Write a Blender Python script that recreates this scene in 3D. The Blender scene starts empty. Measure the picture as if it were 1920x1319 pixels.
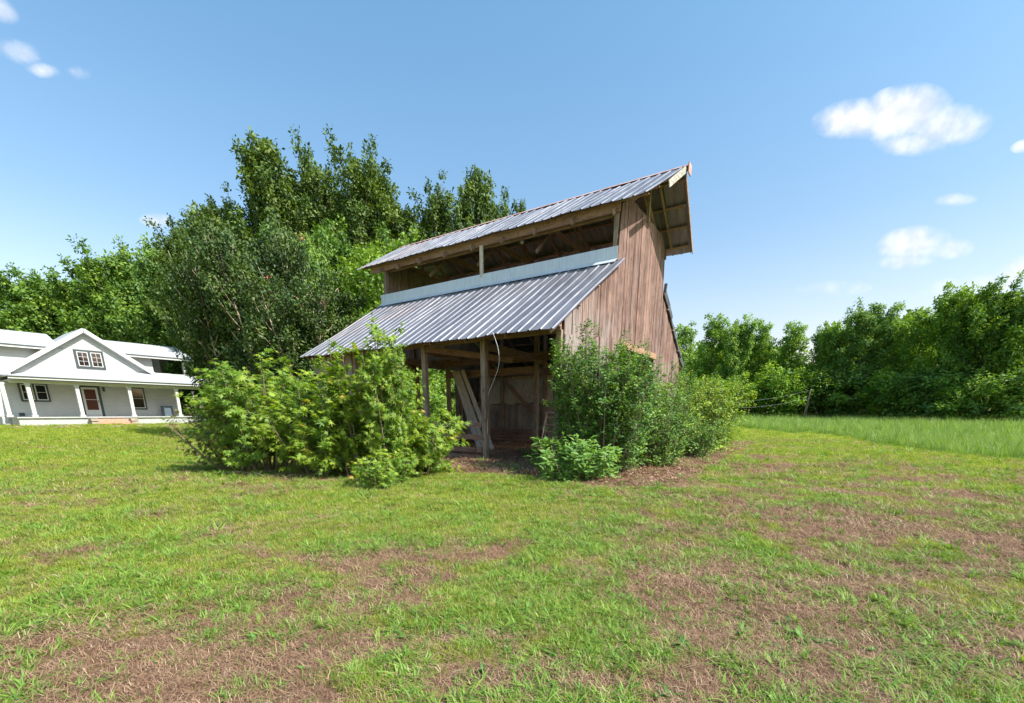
import bpy, bmesh, math, random
import numpy as np
from mathutils import Vector, Matrix

# ------------------------------------------------------------------ camera, sky, sun, exposure
SC = bpy.context.scene
COL = SC.collection
CAM_H = 1.25
cam_d = bpy.data.cameras.new('camera')
cam = bpy.data.objects.new('camera', cam_d)
COL.objects.link(cam)
cam.location = (0, 0, CAM_H)
cam.rotation_euler = (math.radians(90 - 14.2), 0, 0)
cam_d.sensor_width = 36.0
cam_d.lens = 36.0 * 824.0 / 1920.0
cam_d.shift_y = 323.5 / 1920.0
cam_d.clip_start = 0.05
cam_d.clip_end = 3000
SC.camera = cam

# barn axes: L runs along the ridge (away to the left), G runs along the gable (away to the right)
L = Vector((-0.835, 0.55, 0)).normalized()
G = Vector((L.y, -L.x, 0))
O = Vector((1.182, 10.973, 0))
LIGHT = (L * 1.05 - G * 0.09 + Vector((0, 0, -1.10))).normalized()

W = bpy.data.worlds.new('World')
SC.world = W
W.use_nodes = True
nt = W.node_tree
nt.nodes.clear()
out = nt.nodes.new('ShaderNodeOutputWorld')
bg = nt.nodes.new('ShaderNodeBackground')
sky = nt.nodes.new('ShaderNodeTexSky')
sky.sky_type = 'NISHITA'
sky.sun_disc = False
S_EL = math.asin(-LIGHT.z)
S_AZ = math.atan2(-LIGHT.x, -LIGHT.y)
sky.sun_elevation = S_EL
sky.sun_rotation = S_AZ
sky.air_density = 1.25
sky.dust_density = 1.8
sky.ozone_density = 1.6
bg.inputs[1].default_value = 0.14
def skydir(px, py):
    # a direction in the sky (unit vector), from azimuth / elevation style image measurements
    c, s = math.cos(math.radians(14.2)), math.sin(math.radians(14.2))
    a, b = (px - 960) / 824.0, -(py - 983) / 824.0
    return Vector((a, c + b * s, -s + b * c)).normalized()
# soft fair-weather clouds: ellipses of direction, broken up by noise
tc = nt.nodes.new('ShaderNodeTexCoord')
def N(t, **k):
    n = nt.nodes.new(t)
    for a, b in k.items(): setattr(n, a, b)
    return n
def mth(op, a, b=None, c=None, clamp=False):
    n = nt.nodes.new('ShaderNodeMath'); n.operation = op; n.use_clamp = clamp
    for i, v in enumerate((a, b, c)):
        if v is None: continue
        if isinstance(v, (int, float)): n.inputs[i].default_value = v
        else: nt.links.new(v, n.inputs[i])
    return n.outputs[0]
def dotv(vec):
    n = nt.nodes.new('ShaderNodeVectorMath'); n.operation = 'DOT_PRODUCT'
    nt.links.new(tc.outputs['Generated'], n.inputs[0]); n.inputs[1].default_value = vec
    return n.outputs['Value']
nz = N('ShaderNodeTexNoise'); nz.inputs['Scale'].default_value = 14; nz.inputs['Detail'].default_value = 7; nz.inputs['Roughness'].default_value = 0.6
nt.links.new(tc.outputs['Generated'], nz.inputs['Vector'])
nz2 = N('ShaderNodeTexNoise'); nz2.inputs['Scale'].default_value = 45; nz2.inputs['Detail'].default_value = 5
nt.links.new(tc.outputs['Generated'], nz2.inputs['Vector'])
noise = mth('ADD', mth('MULTIPLY', mth('SUBTRACT', nz.outputs['Fac'], 0.5), 2.6), mth('MULTIPLY', mth('SUBTRACT', nz2.outputs['Fac'], 0.5), 0.9))
CL = [(1605,225,85,40,1.3), (1690,215,90,58,1.6), (1775,238,80,44,1.3), (1715,268,80,26,1.0), (1712,458,72,34,1.2), (1775,468,50,20,.9), (1700,490,60,16,.8), (1792,375,40,13,.8),
      (1915,275,18,12,.7), (1915,510,46,34,.9), (1840,540,60,26,.8), (1790,545,70,22,.5), (296,414,32,15,.9), (32,98,44,26,.8), (82,132,32,15,.8), (148,138,26,14,.5), (2,20,28,30,.9), (1562,540,60,14,.35)]
tot = None
for (px, py, rx, ry, st) in CL:
    d = skydir(px, py)
    ex = (skydir(px + rx, py) - d); ey = (skydir(px, py - ry) - d)
    # project on tangent axes
    t1 = ex.normalized(); t2 = (ey - t1 * ey.dot(t1)).normalized()
    a = mth('DIVIDE', mth('SUBTRACT', dotv(t1), d.dot(t1)), ex.length)
    b = mth('DIVIDE', mth('SUBTRACT', dotv(t2), d.dot(t2)), max(ey.dot(t2), .004))
    r2 = mth('ADD', mth('MULTIPLY', a, a), mth('MULTIPLY', b, b))
    front = mth('GREATER_THAN', dotv(d), 0.5)
    v = mth('SUBTRACT', mth('MULTIPLY', mth('SUBTRACT', 1.0, r2), st), mth('MULTIPLY', mth('SUBTRACT', 1.0, front), 9.0))
    v = mth('MAXIMUM', v, -3.0)
    tot = v if tot is None else mth('MAXIMUM', tot, v)
gate = mth('MULTIPLY', mth('ADD', tot, 0.75), 1.6, clamp=True)
den = mth('ADD', mth('MULTIPLY', mth('ADD', tot, noise), gate), mth('MULTIPLY', mth('SUBTRACT', gate, 1.0), 3.0))
mr = N('ShaderNodeMapRange', interpolation_type='SMOOTHSTEP')
nt.links.new(den, mr.inputs[0]); mr.inputs[1].default_value = -0.35; mr.inputs[2].default_value = 1.5; mr.inputs[3].default_value = 0; mr.inputs[4].default_value = .9
mix = N('ShaderNodeMixRGB')
nt.links.new(mr.outputs[0], mix.inputs[0])
tint = N('ShaderNodeMixRGB', blend_type='MULTIPLY'); tint.inputs[0].default_value = 1; tr_ = N('ShaderNodeValToRGB'); te = tr_.color_ramp.elements; te[0].position = .05; te[0].color = (1.18, 0.96, 0.92, 1); te[1].position = .62; te[1].color = (.70, 1.0, 1.04, 1)
q_ = te.new(.32); q_.color = (.80, .90, .93, 1)
sp_ = N('ShaderNodeSeparateXYZ'); nt.links.new(tc.outputs['Generated'], sp_.inputs[0]); nt.links.new(sp_.outputs[2], tr_.inputs[0]); nt.links.new(tr_.outputs[0], tint.inputs[2])
nt.links.new(sky.outputs[0], tint.inputs[1])
nt.links.new(tint.outputs[0], mix.inputs[1])
cr_ = N('ShaderNodeValToRGB'); cr_.color_ramp.elements[0].position = .35; cr_.color_ramp.elements[1].position = .62
for e_, c_ in zip(cr_.color_ramp.elements, ((3.6, 3.8, 4.25, 1), (4.7, 4.75, 4.95, 1))): e_.color = c_
nt.links.new(nz2.outputs['Fac'], cr_.inputs[0]); nt.links.new(cr_.outputs[0], mix.inputs[2])
nt.links.new(mix.outputs[0], bg.inputs[0]); nt.links.new(bg.outputs[0], out.inputs[0])

sun_d = bpy.data.lights.new('sun', 'SUN'); sun_d.energy = 4.8; sun_d.angle = math.radians(0.53); sun_d.color = (1.0, 0.95, 0.87)
sun = bpy.data.objects.new('sun', sun_d); COL.objects.link(sun)
sun.rotation_euler = LIGHT.to_track_quat('-Z', 'Y').to_euler(); sun.location = (20, -15, 30)
SC.view_settings.view_transform = 'Standard'
try: SC.view_settings.look = 'None'
except Exception: pass
SC.view_settings.exposure = 0.8
SC.view_settings.gamma = 1.0
SC.render.engine = 'CYCLES'
SC.cycles.max_bounces = 7; SC.cycles.transparent_max_bounces = 4; SC.cycles.diffuse_bounces = 4; SC.cycles.transmission_bounces = 3

# ------------------------------------------------------------------ helpers
RNG = np.random.default_rng(7)
def tag(o, label=None, cat=None, group=None, kind=None):
    if label: o['label'] = label
    if cat: o['category'] = cat
    if group: o['group'] = group
    if kind: o['kind'] = kind
    return o
def empty(name, loc=(0, 0, 0), rz=0.0, **k):
    o = bpy.data.objects.new(name, None); COL.objects.link(o); o.location = loc; o.rotation_euler = (0, 0, rz)
    o.empty_display_size = .2
    return tag(o, **k)
def link_mesh(name, me, parent=None, mats=None, smooth=False):
    o = bpy.data.objects.new(name, me); COL.objects.link(o)
    if parent: o.parent = parent
    if mats and not me.materials:
        for m in (mats if isinstance(mats, (list, tuple)) else [mats]): me.materials.append(m)
    if smooth: me.polygons.foreach_set('use_smooth', [True] * len(me.polygons))
    return o
def raw_mesh(name, verts, faces_flat, nper, attr=None, smooth=False):
    """numpy verts (n,3); faces_flat list of (k,m) int arrays (one per face size)"""
    me = bpy.data.meshes.new(name)
    verts = np.asarray(verts, dtype=np.float32)
    me.vertices.add(len(verts)); me.vertices.foreach_set('co', verts.ravel())
    loops = np.concatenate([f.ravel() for f in faces_flat]); sizes = np.concatenate([np.full(len(f), f.shape[1]) for f in faces_flat])
    starts = np.concatenate([[0], np.cumsum(sizes)[:-1]])
    me.loops.add(len(loops)); me.loops.foreach_set('vertex_index', loops.astype(np.int32))
    me.polygons.add(len(sizes)); me.polygons.foreach_set('loop_start', starts.astype(np.int32)); me.polygons.foreach_set('loop_total', sizes.astype(np.int32))
    if smooth: me.polygons.foreach_set('use_smooth', np.ones(len(sizes), dtype=bool))
    me.update(calc_edges=True)
    if attr is not None:
        for k, v in attr.items():
            a = me.attributes.new(k, 'FLOAT', 'POINT'); a.data.foreach_set('value', np.asarray(v, dtype=np.float32))
    return me
class MB:
    """collects boxes, bars, prisms, tubes; build() links them as one mesh object"""
    def __init__(s): s.v = []; s.f = []; s.m = []
    def add(s, vs, fs, mi=0):
        n = len(s.v); s.v += [tuple(v) for v in vs]; s.f += [tuple(i + n for i in f) for f in fs]; s.m += [mi] * len(fs); return s
    def hexa(s, p, mi=0):   # p: 4 bottom, 4 top corner points
        return s.add(p, [(3, 2, 1, 0), (4, 5, 6, 7), (0, 1, 5, 4), (1, 2, 6, 5), (2, 3, 7, 6), (3, 0, 4, 7)], mi)
    def box(s, x0, x1, y0, y1, z0, z1, mi=0):
        return s.hexa([(x0, y0, z0), (x1, y0, z0), (x1, y1, z0), (x0, y1, z0), (x0, y0, z1), (x1, y0, z1), (x1, y1, z1), (x0, y1, z1)], mi)
    def bar(s, a, b, w, h, up=(0, 0, 1), mi=0, r=0.0):
        a = Vector(a); b = Vector(b); d = (b - a).normalized(); up = Vector(up)
        sx = d.cross(up)
        if sx.length < 1e-4: sx = d.cross(Vector((1, 0, 0)))
        sx.normalize(); sy = sx.cross(d).normalized()
        if r:
            sx, sy = sx * math.cos(r) + sy * math.sin(r), sy * math.cos(r) - sx * math.sin(r)
        q = [a + sx * i * w / 2 + sy * j * h / 2 for (i, j) in ((-1, -1), (1, -1), (1, 1), (-1, 1))]
        q += [p + (b - a) for p in q]
        return s.hexa(q, mi)
    def tube(s, pts, rads, n=6, mi=0):
        base = len(s.v); P = [Vector(p) for p in pts]
        for i, p in enumerate(P):
            d = (P[min(i + 1, len(P) - 1)] - P[max(i - 1, 0)]).normalized()
            u = d.cross(Vector((0.3, 0.2, 1)));
            if u.length < 1e-3: u = d.cross(Vector((1, 0, 0)))
            u.normalize(); w = d.cross(u)
            for k in range(n):
                a = 2 * math.pi * k / n
                s.v.append(tuple(p + (u * math.cos(a) + w * math.sin(a)) * rads[i]))
        for i in range(len(P) - 1):
            for k in range(n):
                s.f.append((base + i * n + k, base + i * n + (k + 1) % n, base + (i + 1) * n + (k + 1) % n, base + (i + 1) * n + k)); s.m.append(mi)
        s.f.append(tuple(base + k for k in range(n))[::-1]); s.m.append(mi)
        s.f.append(tuple(base + (len(P) - 1) * n + k for k in range(n))); s.m.append(mi)
        return s
    def build(s, name, mats, parent=None, bevel=0.0, smooth=False, **k):
        me = bpy.data.meshes.new(name); me.from_pydata(s.v, [], s.f)
        for m in (mats if isinstance(mats, (list, tuple)) else [mats]): me.materials.append(m)
        me.polygons.foreach_set('material_index', s.m)
        if smooth: me.polygons.foreach_set('use_smooth', [True] * len(me.polygons))
        me.update()
        o = bpy.data.objects.new(name, me); COL.objects.link(o)
        if parent: o.parent = parent
        if bevel:
            b = o.modifiers.new('bevel', 'BEVEL'); b.width = bevel; b.segments = 1; b.limit_method = 'ANGLE'
        return tag(o, **k)

# ------------------------------------------------------------------ noise / terrain
def vnoise(x, y, seed=0):
    xi = np.floor(x).astype(np.int64); yi = np.floor(y).astype(np.int64); fx = x - xi; fy = y - yi
    fx = fx * fx * (3 - 2 * fx); fy = fy * fy * (3 - 2 * fy)
    def h(a, b):
        n = (a * 374761393 + b * 668265263 + seed * 974711) & 0xffffffff
        n = ((n ^ (n >> 13)) * 1274126177) & 0xffffffff
        return ((n ^ (n >> 16)) & 0xffff) / 65535.0
    return (h(xi, yi) * (1 - fx) + h(xi + 1, yi) * fx) * (1 - fy) + (h(xi, yi + 1) * (1 - fx) + h(xi + 1, yi + 1) * fx) * fy
def fbm(x, y, f, seed=0, o=4):
    t = 0; a = 1; n = 0
    for i in range(o):
        t = t + a * vnoise(x * f + 17.3 * i, y * f - 9.1 * i, seed + i); n += a; a *= .55; f *= 2.1
    return t / n
def sstep(a, b, x): t = np.clip((x - a) / (b - a), 0, 1); return t * t * (3 - 2 * t)
def terrain(x, y):
    x = np.asarray(x, float); y = np.asarray(y, float)
    u = (x - O.x) * L.x + (y - O.y) * L.y
    r = np.hypot(x, y)
    z = 0.46 * sstep(12, 33, u)
    right = sstep(-0.1, 0.35, np.arctan2(x, y))
    z = z + 0.5 * sstep(26, 52, r) * right * (1 - sstep(5, 20, u))
    z = z + (fbm(x, y, .35, 3, 3) - .5) * .10 * sstep(3, 8, r) + (fbm(x, y, 2.2, 5, 3) - .5) * .045 * (1 - sstep(20, 40, r))
    # keep the barn and house yards flat
    v = (x - O.x) * G.x + (y - O.y) * G.y
    inb = sstep(-1.5, 0, u) * (1 - sstep(10, 12, u)) * sstep(-1.2, 0, v) * (1 - sstep(11, 12.5, v))
    z = z * (1 - .85 * inb)
    return z
def tz(x, y): return float(terrain(np.array([x]), np.array([y]))[0])
# edge of the tall field: distance from the viewpoint by bearing
EA = np.radians([18, 23.6, 25.7, 29.4, 32.4, 35.2, 37, 39.5, 41.1, 42.9, 44.7, 46.6, 48.5, 58, 75]); ED = np.array([44, 37, 36, 34.4, 32.6, 30.1, 27.5, 24.6, 22.5, 21, 19.7, 18.9, 18.2, 15, 12])
def field_mask(x, y):
    a = np.arctan2(x, y); r = np.hypot(x, y)
    e = np.interp(a, EA, ED) * (1 + .10 * (vnoise(a * 22, r * 0, 9) - .5) + .05 * (vnoise(a * 90, r * 0, 19) - .5))
    return (r > e) & (a > EA[0]) & (a < 1.5)
# worn, strawy patches (x, y, radius x, radius y, strength)
PATCH = [(-2.0,1.95,.75,.32,1.1),(-1.25,2.05,.6,.25,1.2),(-.75,2.1,.45,.22,1.0),(-2.6,2.25,.5,.25,.7),(-.3,1.85,.35,.12,.9),(.35,1.95,.4,.2,.55),(.9,2.35,.7,.22,.9),(.15,2.3,.5,.12,.6),(1.7,2.6,.7,.25,1.0),(2.4,2.2,.7,.3,.7),
         (3.1,3.3,.9,.35,.9),(4.6,4.2,1.0,.5,.9),(1.6,2.1,.5,.16,.7),(-.75,3.25,.45,.2,1.0),(-1.1,3.7,.5,.15,.6),(-1.9,2.9,.4,.2,.9),(-3.2,2.9,.4,.25,.9),(-.3,3.05,.25,.12,.8),(-2.9,4.8,1.1,.3,.5),(-3.8,7.3,.8,.35,.5),(-6.4,9.6,1.2,.5,.7),
         (6.8,6.8,1.6,.6,.6),(8.8,9.2,1.4,.8,.55),(10.5,8.5,1.6,.6,.5),(12.8,20,2.2,.8,1.0),(14.6,24,2.0,.8,.8),(16,17.5,1.8,.7,.9),(12.3,14.5,1.6,.6,.7),(6,9.5,1.2,.4,.4),(8.6,12.6,1.4,.5,.5),(16.5,29,2.0,.9,.8),(3.2,7.4,.5,.2,.6),(.2,6.9,.7,.2,.4),(2.3,5.3,.5,.18,.4)]
def greenness(x, y):
    x = np.asarray(x, float); y = np.asarray(y, float)
    r = np.hypot(x, y); a = np.arctan2(x, y)
    g = .66 + (fbm(x, y, 1.3, 21, 4) - .5) * 2.9 + (fbm(x, y, .3, 33, 2) - .5) * .8
    g = g + .30 * sstep(3.2, 6.5, r) + .35 * sstep(8, 18, r) - .42 * sstep(.12, .6, a) * (1 - sstep(16, 26, r)) - .22 * (1 - sstep(3.0, 4.4, r))
    g = g + .25 * (1 - sstep(.1, .35, np.abs(a + .02))) * sstep(2.2, 3.5, r)
    g = g + (fbm(x, y, 6.5, 61, 3) - .5) * 2.1 * (1 - sstep(9, 18, r))
    wob = 1 + (fbm(x, y, 3.0, 41, 3) - .5) * 2.4
    for (px, py, rx, ry, s) in PATCH:
        d = np.sqrt(((x - px) / rx) ** 2 + ((y - py) / ry) ** 2) * wob
        g = g - .72 * s * (1 - sstep(.3, 1.2, d))
    # bare earth inside and just around the barn
    u = (x - O.x) * L.x + (y - O.y) * L.y; v = (x - O.x) * G.x + (y - O.y) * G.y
    du = np.maximum(np.maximum(-u - 2.5, u - 11), 0); dv = np.maximum(np.maximum(-v - 2.1, v - 12), 0)
    d = np.hypot(du, dv) + (fbm(x, y, 1.3, 55, 3) - .5) * .9
    g = g - 2.0 * (1 - sstep(.0, .9, d))
    fm = field_mask(x, y)
    g = np.where(fm, .85, g)
    return g

# ------------------------------------------------------------------ materials
def new_mat(name):
    m = bpy.data.materials.new(name); m.use_nodes = True; t = m.node_tree; t.nodes.clear()
    o = t.nodes.new('ShaderNodeOutputMaterial'); return m, t, o
class NT:
    def __init__(s, t): s.t = t
    def n(s, ty, ins=None, **k):
        x = s.t.nodes.new(ty)
        for a, b in k.items(): setattr(x, a, b)
        for a, b in (ins or {}).items():
            if hasattr(b, 'is_output') or isinstance(b, bpy.types.NodeSocket): s.t.links.new(b, x.inputs[a])
            else: x.inputs[a].default_value = b
        return x
    def noise(s, vec, sc, det=4, rough=.55, dist=0):
        return s.n('ShaderNodeTexNoise', {'Vector': vec, 'Scale': sc, 'Detail': det, 'Roughness': rough, 'Distortion': dist}).outputs['Fac']
    def ramp(s, fac, stops, interp='LINEAR'):
        r = s.n('ShaderNodeValToRGB', {'Fac': fac}); e = r.color_ramp.elements; r.color_ramp.interpolation = interp
        while len(e) > 1: e.remove(e[0])
        e[0].position = stops[0][0]; e[0].color = (*stops[0][1], 1)
        for p, c in stops[1:]:
            q = e.new(p); q.color = (*c, 1)
        return r.outputs['Color']
    def mix(s, f, a, b, bt='MIX'):
        x = s.n('ShaderNodeMixRGB', blend_type=bt)
        for i, v in ((0, f), (1, a), (2, b)):
            if isinstance(v, bpy.types.NodeSocket): s.t.links.new(v, x.inputs[i])
            else: x.inputs[i].default_value = v if i == 0 else (*v, 1)
        return x.outputs[0]
    def map(s, vec, scale): return s.n('ShaderNodeMapping', {'Vector': vec, 'Scale': scale}).outputs[0]
    def rng(s, v, a, b, c, d): return s.n('ShaderNodeMapRange', {0: v, 1: a, 2: b, 3: c, 4: d}).outputs[0]
def principled(T, out, col, rough=.7, metal=0.0, bump=None, bd=.02, bs=.5, spec=.4):
    p = T.n('ShaderNodeBsdfPrincipled', {'Base Color': col if isinstance(col, bpy.types.NodeSocket) else (*col, 1), 'Roughness': rough, 'Metallic': metal})
    p.inputs['Specular IOR Level'].default_value = spec
    if bump is not None:
        b = T.n('ShaderNodeBump', {'Height': bump, 'Distance': bd, 'Strength': bs}); T.t.links.new(b.outputs[0], p.inputs['Normal'])
    T.t.links.new(p.outputs[0], out.inputs[0]); return p
def leaf_mat(name, stops, trans=.35, tcol=(1.25, 1.2, .35), rough=.6, inst=False, gloss=.025):
    m, t, o = new_mat(name); T = NT(t)
    a = T.n('ShaderNodeAttribute', attribute_name='v').outputs['Fac']
    if inst:
        oi = T.n('ShaderNodeObjectInfo').outputs['Random']
        a = T.n('ShaderNodeMath', {0: a, 1: oi}, operation='ADD').outputs[0]
        a = T.n('ShaderNodeMath', {0: a, 1: .5}, operation='MULTIPLY').outputs[0]
    c = T.ramp(a, stops)
    d = T.n('ShaderNodeBsdfDiffuse', {'Color': c})
    tc_ = T.mix(1.0, c, tcol, 'MULTIPLY')
    tr = T.n('ShaderNodeBsdfTranslucent', {'Color': tc_})
    g = T.n('ShaderNodeBsdfGlossy', {'Color': (.9, .95, 1, 1), 'Roughness': rough})
    m1 = T.n('ShaderNodeMixShader', {0: trans, 1: d.outputs[0], 2: tr.outputs[0]})
    m2 = T.n('ShaderNodeMixShader', {0: gloss, 1: m1.outputs[0], 2: g.outputs[0]})
    t.links.new(m2.outputs[0], o.inputs[0]); return m
def wood_mat(name, c1, c2, c3, grain=1.0, axis='z', grey=None, bump=.004, per_board=False):
    m, t, o = new_mat(name); T = NT(t)
    vec = T.n('ShaderNodeTexCoord').outputs['Object']
    s = {'z': (22, 22, 1.4), 'x': (1.4, 22, 22), 'y': (22, 1.4, 22)}[axis]
    st = T.map(vec, s)
    if per_board:
        bv = T.n('ShaderNodeAttribute', attribute_name='bv').outputs['Fac']
        off = T.n('ShaderNodeMath', {0: bv, 1: 40.0}, operation='MULTIPLY').outputs[0]
        cx = T.n('ShaderNodeCombineXYZ', {0: off, 1: off, 2: off}).outputs[0]
        st = T.n('ShaderNodeVectorMath', {0: st, 1: cx}, operation='ADD').outputs[0]
    n1 = T.noise(st, grain, 5, .6, 1.7); n2 = T.noise(vec, 1.1, 4, .6); n3 = T.noise(st, grain * 3.1, 3, .6)
    c = T.ramp(n1, [(.28, c1), (.5, c2), (.72, c3)])
    c = T.mix(T.rng(n3, .54, .64, 0, .75), c, tuple(x * .4 for x in c1))
    c = T.mix(T.rng(n2, .45, .75, 0, .45), c, tuple(x * 1.25 for x in c3))
    if per_board:
        c = T.mix(.55, c, T.ramp(bv, [(0, (.5, .48, .5)), (.5, (.92, .92, .95)), (1, (1.25, 1.18, 1.16))]), 'MULTIPLY')
    kn = T.noise(T.map(vec, (5, 5, 2.2)), 2.0, 2, .5)
    c = T.mix(T.rng(kn, .70, .74, 0, .8), c, tuple(x * .35 for x in c1))
    if grey:
        z = T.n('ShaderNodeSeparateXYZ', {0: vec}).outputs[2]
        zz = T.n('ShaderNodeMath', {0: z, 1: T.rng(T.noise(T.map(vec, (5, 5, 1)), 1.5, 4), .3, .7, -1.3, 1.3)}, operation='ADD').outputs[0]
        g2 = T.ramp(n1, [(.3, tuple(x * .55 for x in grey)), (.55, grey), (.75, tuple(x * 1.3 for x in grey))])
        ys = T.n('ShaderNodeSeparateXYZ', {0: vec}).outputs[1]
        zy = T.n('ShaderNodeMath', {0: zz, 1: T.rng(ys, -4.5, 0, 1.2, -.6)}, operation='ADD').outputs[0]
        c = T.mix(T.rng(zy, 2.4, 4.2, .9, 0), c, g2)
        # greyed streaks running down the boards
        sk = T.noise(T.map(vec, (9, 9, .35)), 1.2, 4, .6)
        c = T.mix(T.rng(sk, .52, .68, 0, .5), c, g2)
    principled(T, o, c, .85, bump=n1, bd=bump, bs=.8, spec=.2); return m
M = {}
M['siding'] = wood_mat('weathered_red_siding', (.050, .025, .020), (.195, .112, .088), (.33, .21, .17), 1.0, 'z', grey=(.30, .255, .24), per_board=True)
M['siding_in'] = wood_mat('old_board', (.15, .11, .09), (.30, .235, .20), (.44, .37, .32), 1.0, 'z', per_board=True)
M['timber'] = wood_mat('grey_timber', (.12, .085, .06), (.25, .185, .13), (.36, .28, .21), 1.0, 'z')
M['timber_x'] = wood_mat('brown_beam', (.13, .07, .05), (.27, .155, .11), (.37, .235, .17), 1.0, 'x')
M['timber_dark'] = wood_mat('brown_rafter', (.13, .08, .06), (.27, .175, .13), (.38, .26, .2), 1.0, 'y')
M['plank'] = wood_mat('pale_plank', (.34, .27, .22), (.52, .44, .37), (.62, .54, .46), 1.0, 'z')
M['barge'] = wood_mat('bleached_board', (.2, .18, .15), (.36, .33, .28), (.48, .45, .39), 1.0, 'y')
M['header'] = wood_mat('orange_board', (.16, .08, .045), (.34, .19, .11), (.42, .30, .22), 1.0, 'y')
def metal_mat():
    m, t, o = new_mat('galvanised_sheet'); T = NT(t)
    vec = T.n('ShaderNodeTexCoord').outputs['Object']
    n1 = T.noise(T.map(vec, (6, .7, 1)), 1.6, 5, .6); n2 = T.noise(vec, .7, 4, .6)
    c = T.ramp(n1, [(.3, (.15, .15, .17)), (.55, (.22, .22, .25)), (.8, (.31, .31, .34))])
    xs = T.n('ShaderNodeSeparateXYZ', {0: vec}).outputs[0]
    far = T.rng(xs, 5, 10.5, 0, .7)
    rust = T.n('ShaderNodeMath', {0: T.rng(n2, .48, .66, 0, 1), 1: far}, operation='MULTIPLY').outputs[0]
    c = T.mix(rust, c, (.30, .2, .17))
    spots = T.rng(T.noise(T.map(vec, (8, 1.2, 1)), 2.2, 6, .7), .62, .74, 0, .35)
    c = T.mix(spots, c, (.27, .2, .17))
    xyz = T.n('ShaderNodeSeparateXYZ', {0: vec}); mm = lambda op, a, b: T.n('ShaderNodeMath', {0: a, 1: b}, operation=op).outputs[0]
    fx = mm('ABSOLUTE', mm('SUBTRACT', mm('FRACT', mm('MULTIPLY', xyz.outputs[0], 1 / .15), 0.0), .5), 0.0); fy = mm('ABSOLUTE', mm('SUBTRACT', mm('FRACT', mm('MULTIPLY', xyz.outputs[1], 1 / .62), 0.0), .5), 0.0)
    screw = mm('MULTIPLY', mm('LESS_THAN', fx, .09), mm('LESS_THAN', fy, .024)); c = T.mix(mm('MULTIPLY', screw, .6), c, (.13, .10, .09))
    cell = T.n('ShaderNodeTexWhiteNoise', {'W': mm('FLOOR', mm('MULTIPLY', xyz.outputs[0], 1 / .9), 0.0)}, noise_dimensions='1D').outputs['Value']
    c = T.mix(1.0, c, T.ramp(cell, [(0, (.82, .82, .84)), (1, (1.12, 1.1, 1.08))]), 'MULTIPLY')
    principled(T, o, c, T.rng(n1, .3, .8, .38, .55), .45, bump=T.noise(T.map(vec, (3, .6, 1)), 2, 3), bd=.01, bs=.25, spec=.5); return m
M['metal'] = metal_mat()
def simple(name, stops, sc=3, rough=.7, metal=0.0, bump=.0, stretch=(1, 1, 1), spec=.4, det=5):
    m, t, o = new_mat(name); T = NT(t); vec = T.map(T.n('ShaderNodeTexCoord').outputs['Object'], stretch)
    n = T.noise(vec, sc, det, .6)
    c = T.ramp(n, [(.25 + .5 * i / max(1, len(stops) - 1), s) for i, s in enumerate(stops)])
    principled(T, o, c, rough, metal, bump=n if bump else None, bd=bump, bs=.7, spec=spec); return m
M['rust'] = simple('rusty_underside', [(.28, .14, .12), (.50, .29, .25), (.56, .44, .41)], 1.4, .75, .15, stretch=(2.5, .6, 1))
M['flash'] = simple('flashing_sheet', [(.48, .52, .60), (.56, .60, .68), (.64, .67, .73)], 2, .5, .2, .004, (6, 1, 1))
M['tin_dark'] = simple('old_tin', [(.05, .05, .055), (.12, .12, .13), (.2, .19, .19)], 5, .6, .4, .01)
M['wire'] = simple('pale_wire', [(.6, .6, .58), (.7, .7, .68)], 5, .5)
M['soilrock'] = simple('dirt_clod', [(.14, .08, .05), (.24, .15, .10), (.3, .2, .13)], 6, .95, bump=.02)
M['bark'] = simple('tree_bark', [(.07, .055, .04), (.15, .12, .09), (.24, .2, .16)], 8, .9, bump=.02, stretch=(1, 1, .25))
M['bark_pale'] = simple('smooth_bark', [(.22, .15, .10), (.42, .32, .24), (.55, .47, .38)], 5, .7, bump=.004, stretch=(1, 1, .3))
M['twig'] = simple('shrub_stem', [(.10, .07, .05), (.2, .15, .10), (.3, .24, .17)], 9, .85, bump=.003)
# house
def clap():
    m, t, o = new_mat('white_clapboard'); T = NT(t); vec = T.n('ShaderNodeTexCoord').outputs['Object']
    z = T.n('ShaderNodeSeparateXYZ', {0: vec}).outputs[2]
    saw = T.n('ShaderNodeMath', {0: T.n('ShaderNodeMath', {0: z, 1: 1 / .17}, operation='MULTIPLY').outputs[0]}, operation='FRACT').outputs[0]
    n = T.noise(vec, 1.5, 4)
    c = T.ramp(n, [(.3, (.41, .405, .39)), (.7, (.47, .465, .45))])
    principled(T, o, c, .55, bump=saw, bd=-.03, bs=1.0); return m
M['clap'] = clap()
M['white'] = simple('white_paint', [(.48, .475, .46), (.54, .535, .52)], 3, .5)
M['hroof'] = simple('white_metal_roof', [(.40, .41, .43), (.47, .475, .49)], 2, .45, .1, .002, (1, 8, 1))
M['trim'] = simple('dark_grey_trim', [(.035, .045, .05), (.055, .065, .07)], 4, .55)
M['found'] = simple('render_foundation', [(.36, .36, .36), (.46, .46, .45)], 3, .8, bump=.01)
M['soffit'] = simple('soffit', [(.40, .41, .44), (.46, .47, .49)], 3, .6)
M['brick'] = simple('brick_step', [(.38, .2, .13), (.55, .34, .24)], 9, .85, bump=.01)
M['fstone'] = simple('stone', [(.25, .18, .13), (.45, .38, .3)], 5, .9, bump=.02)
M['acbox'] = simple('grey_box', [(.07, .10, .12), (.10, .13, .15)], 3, .85)
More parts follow.
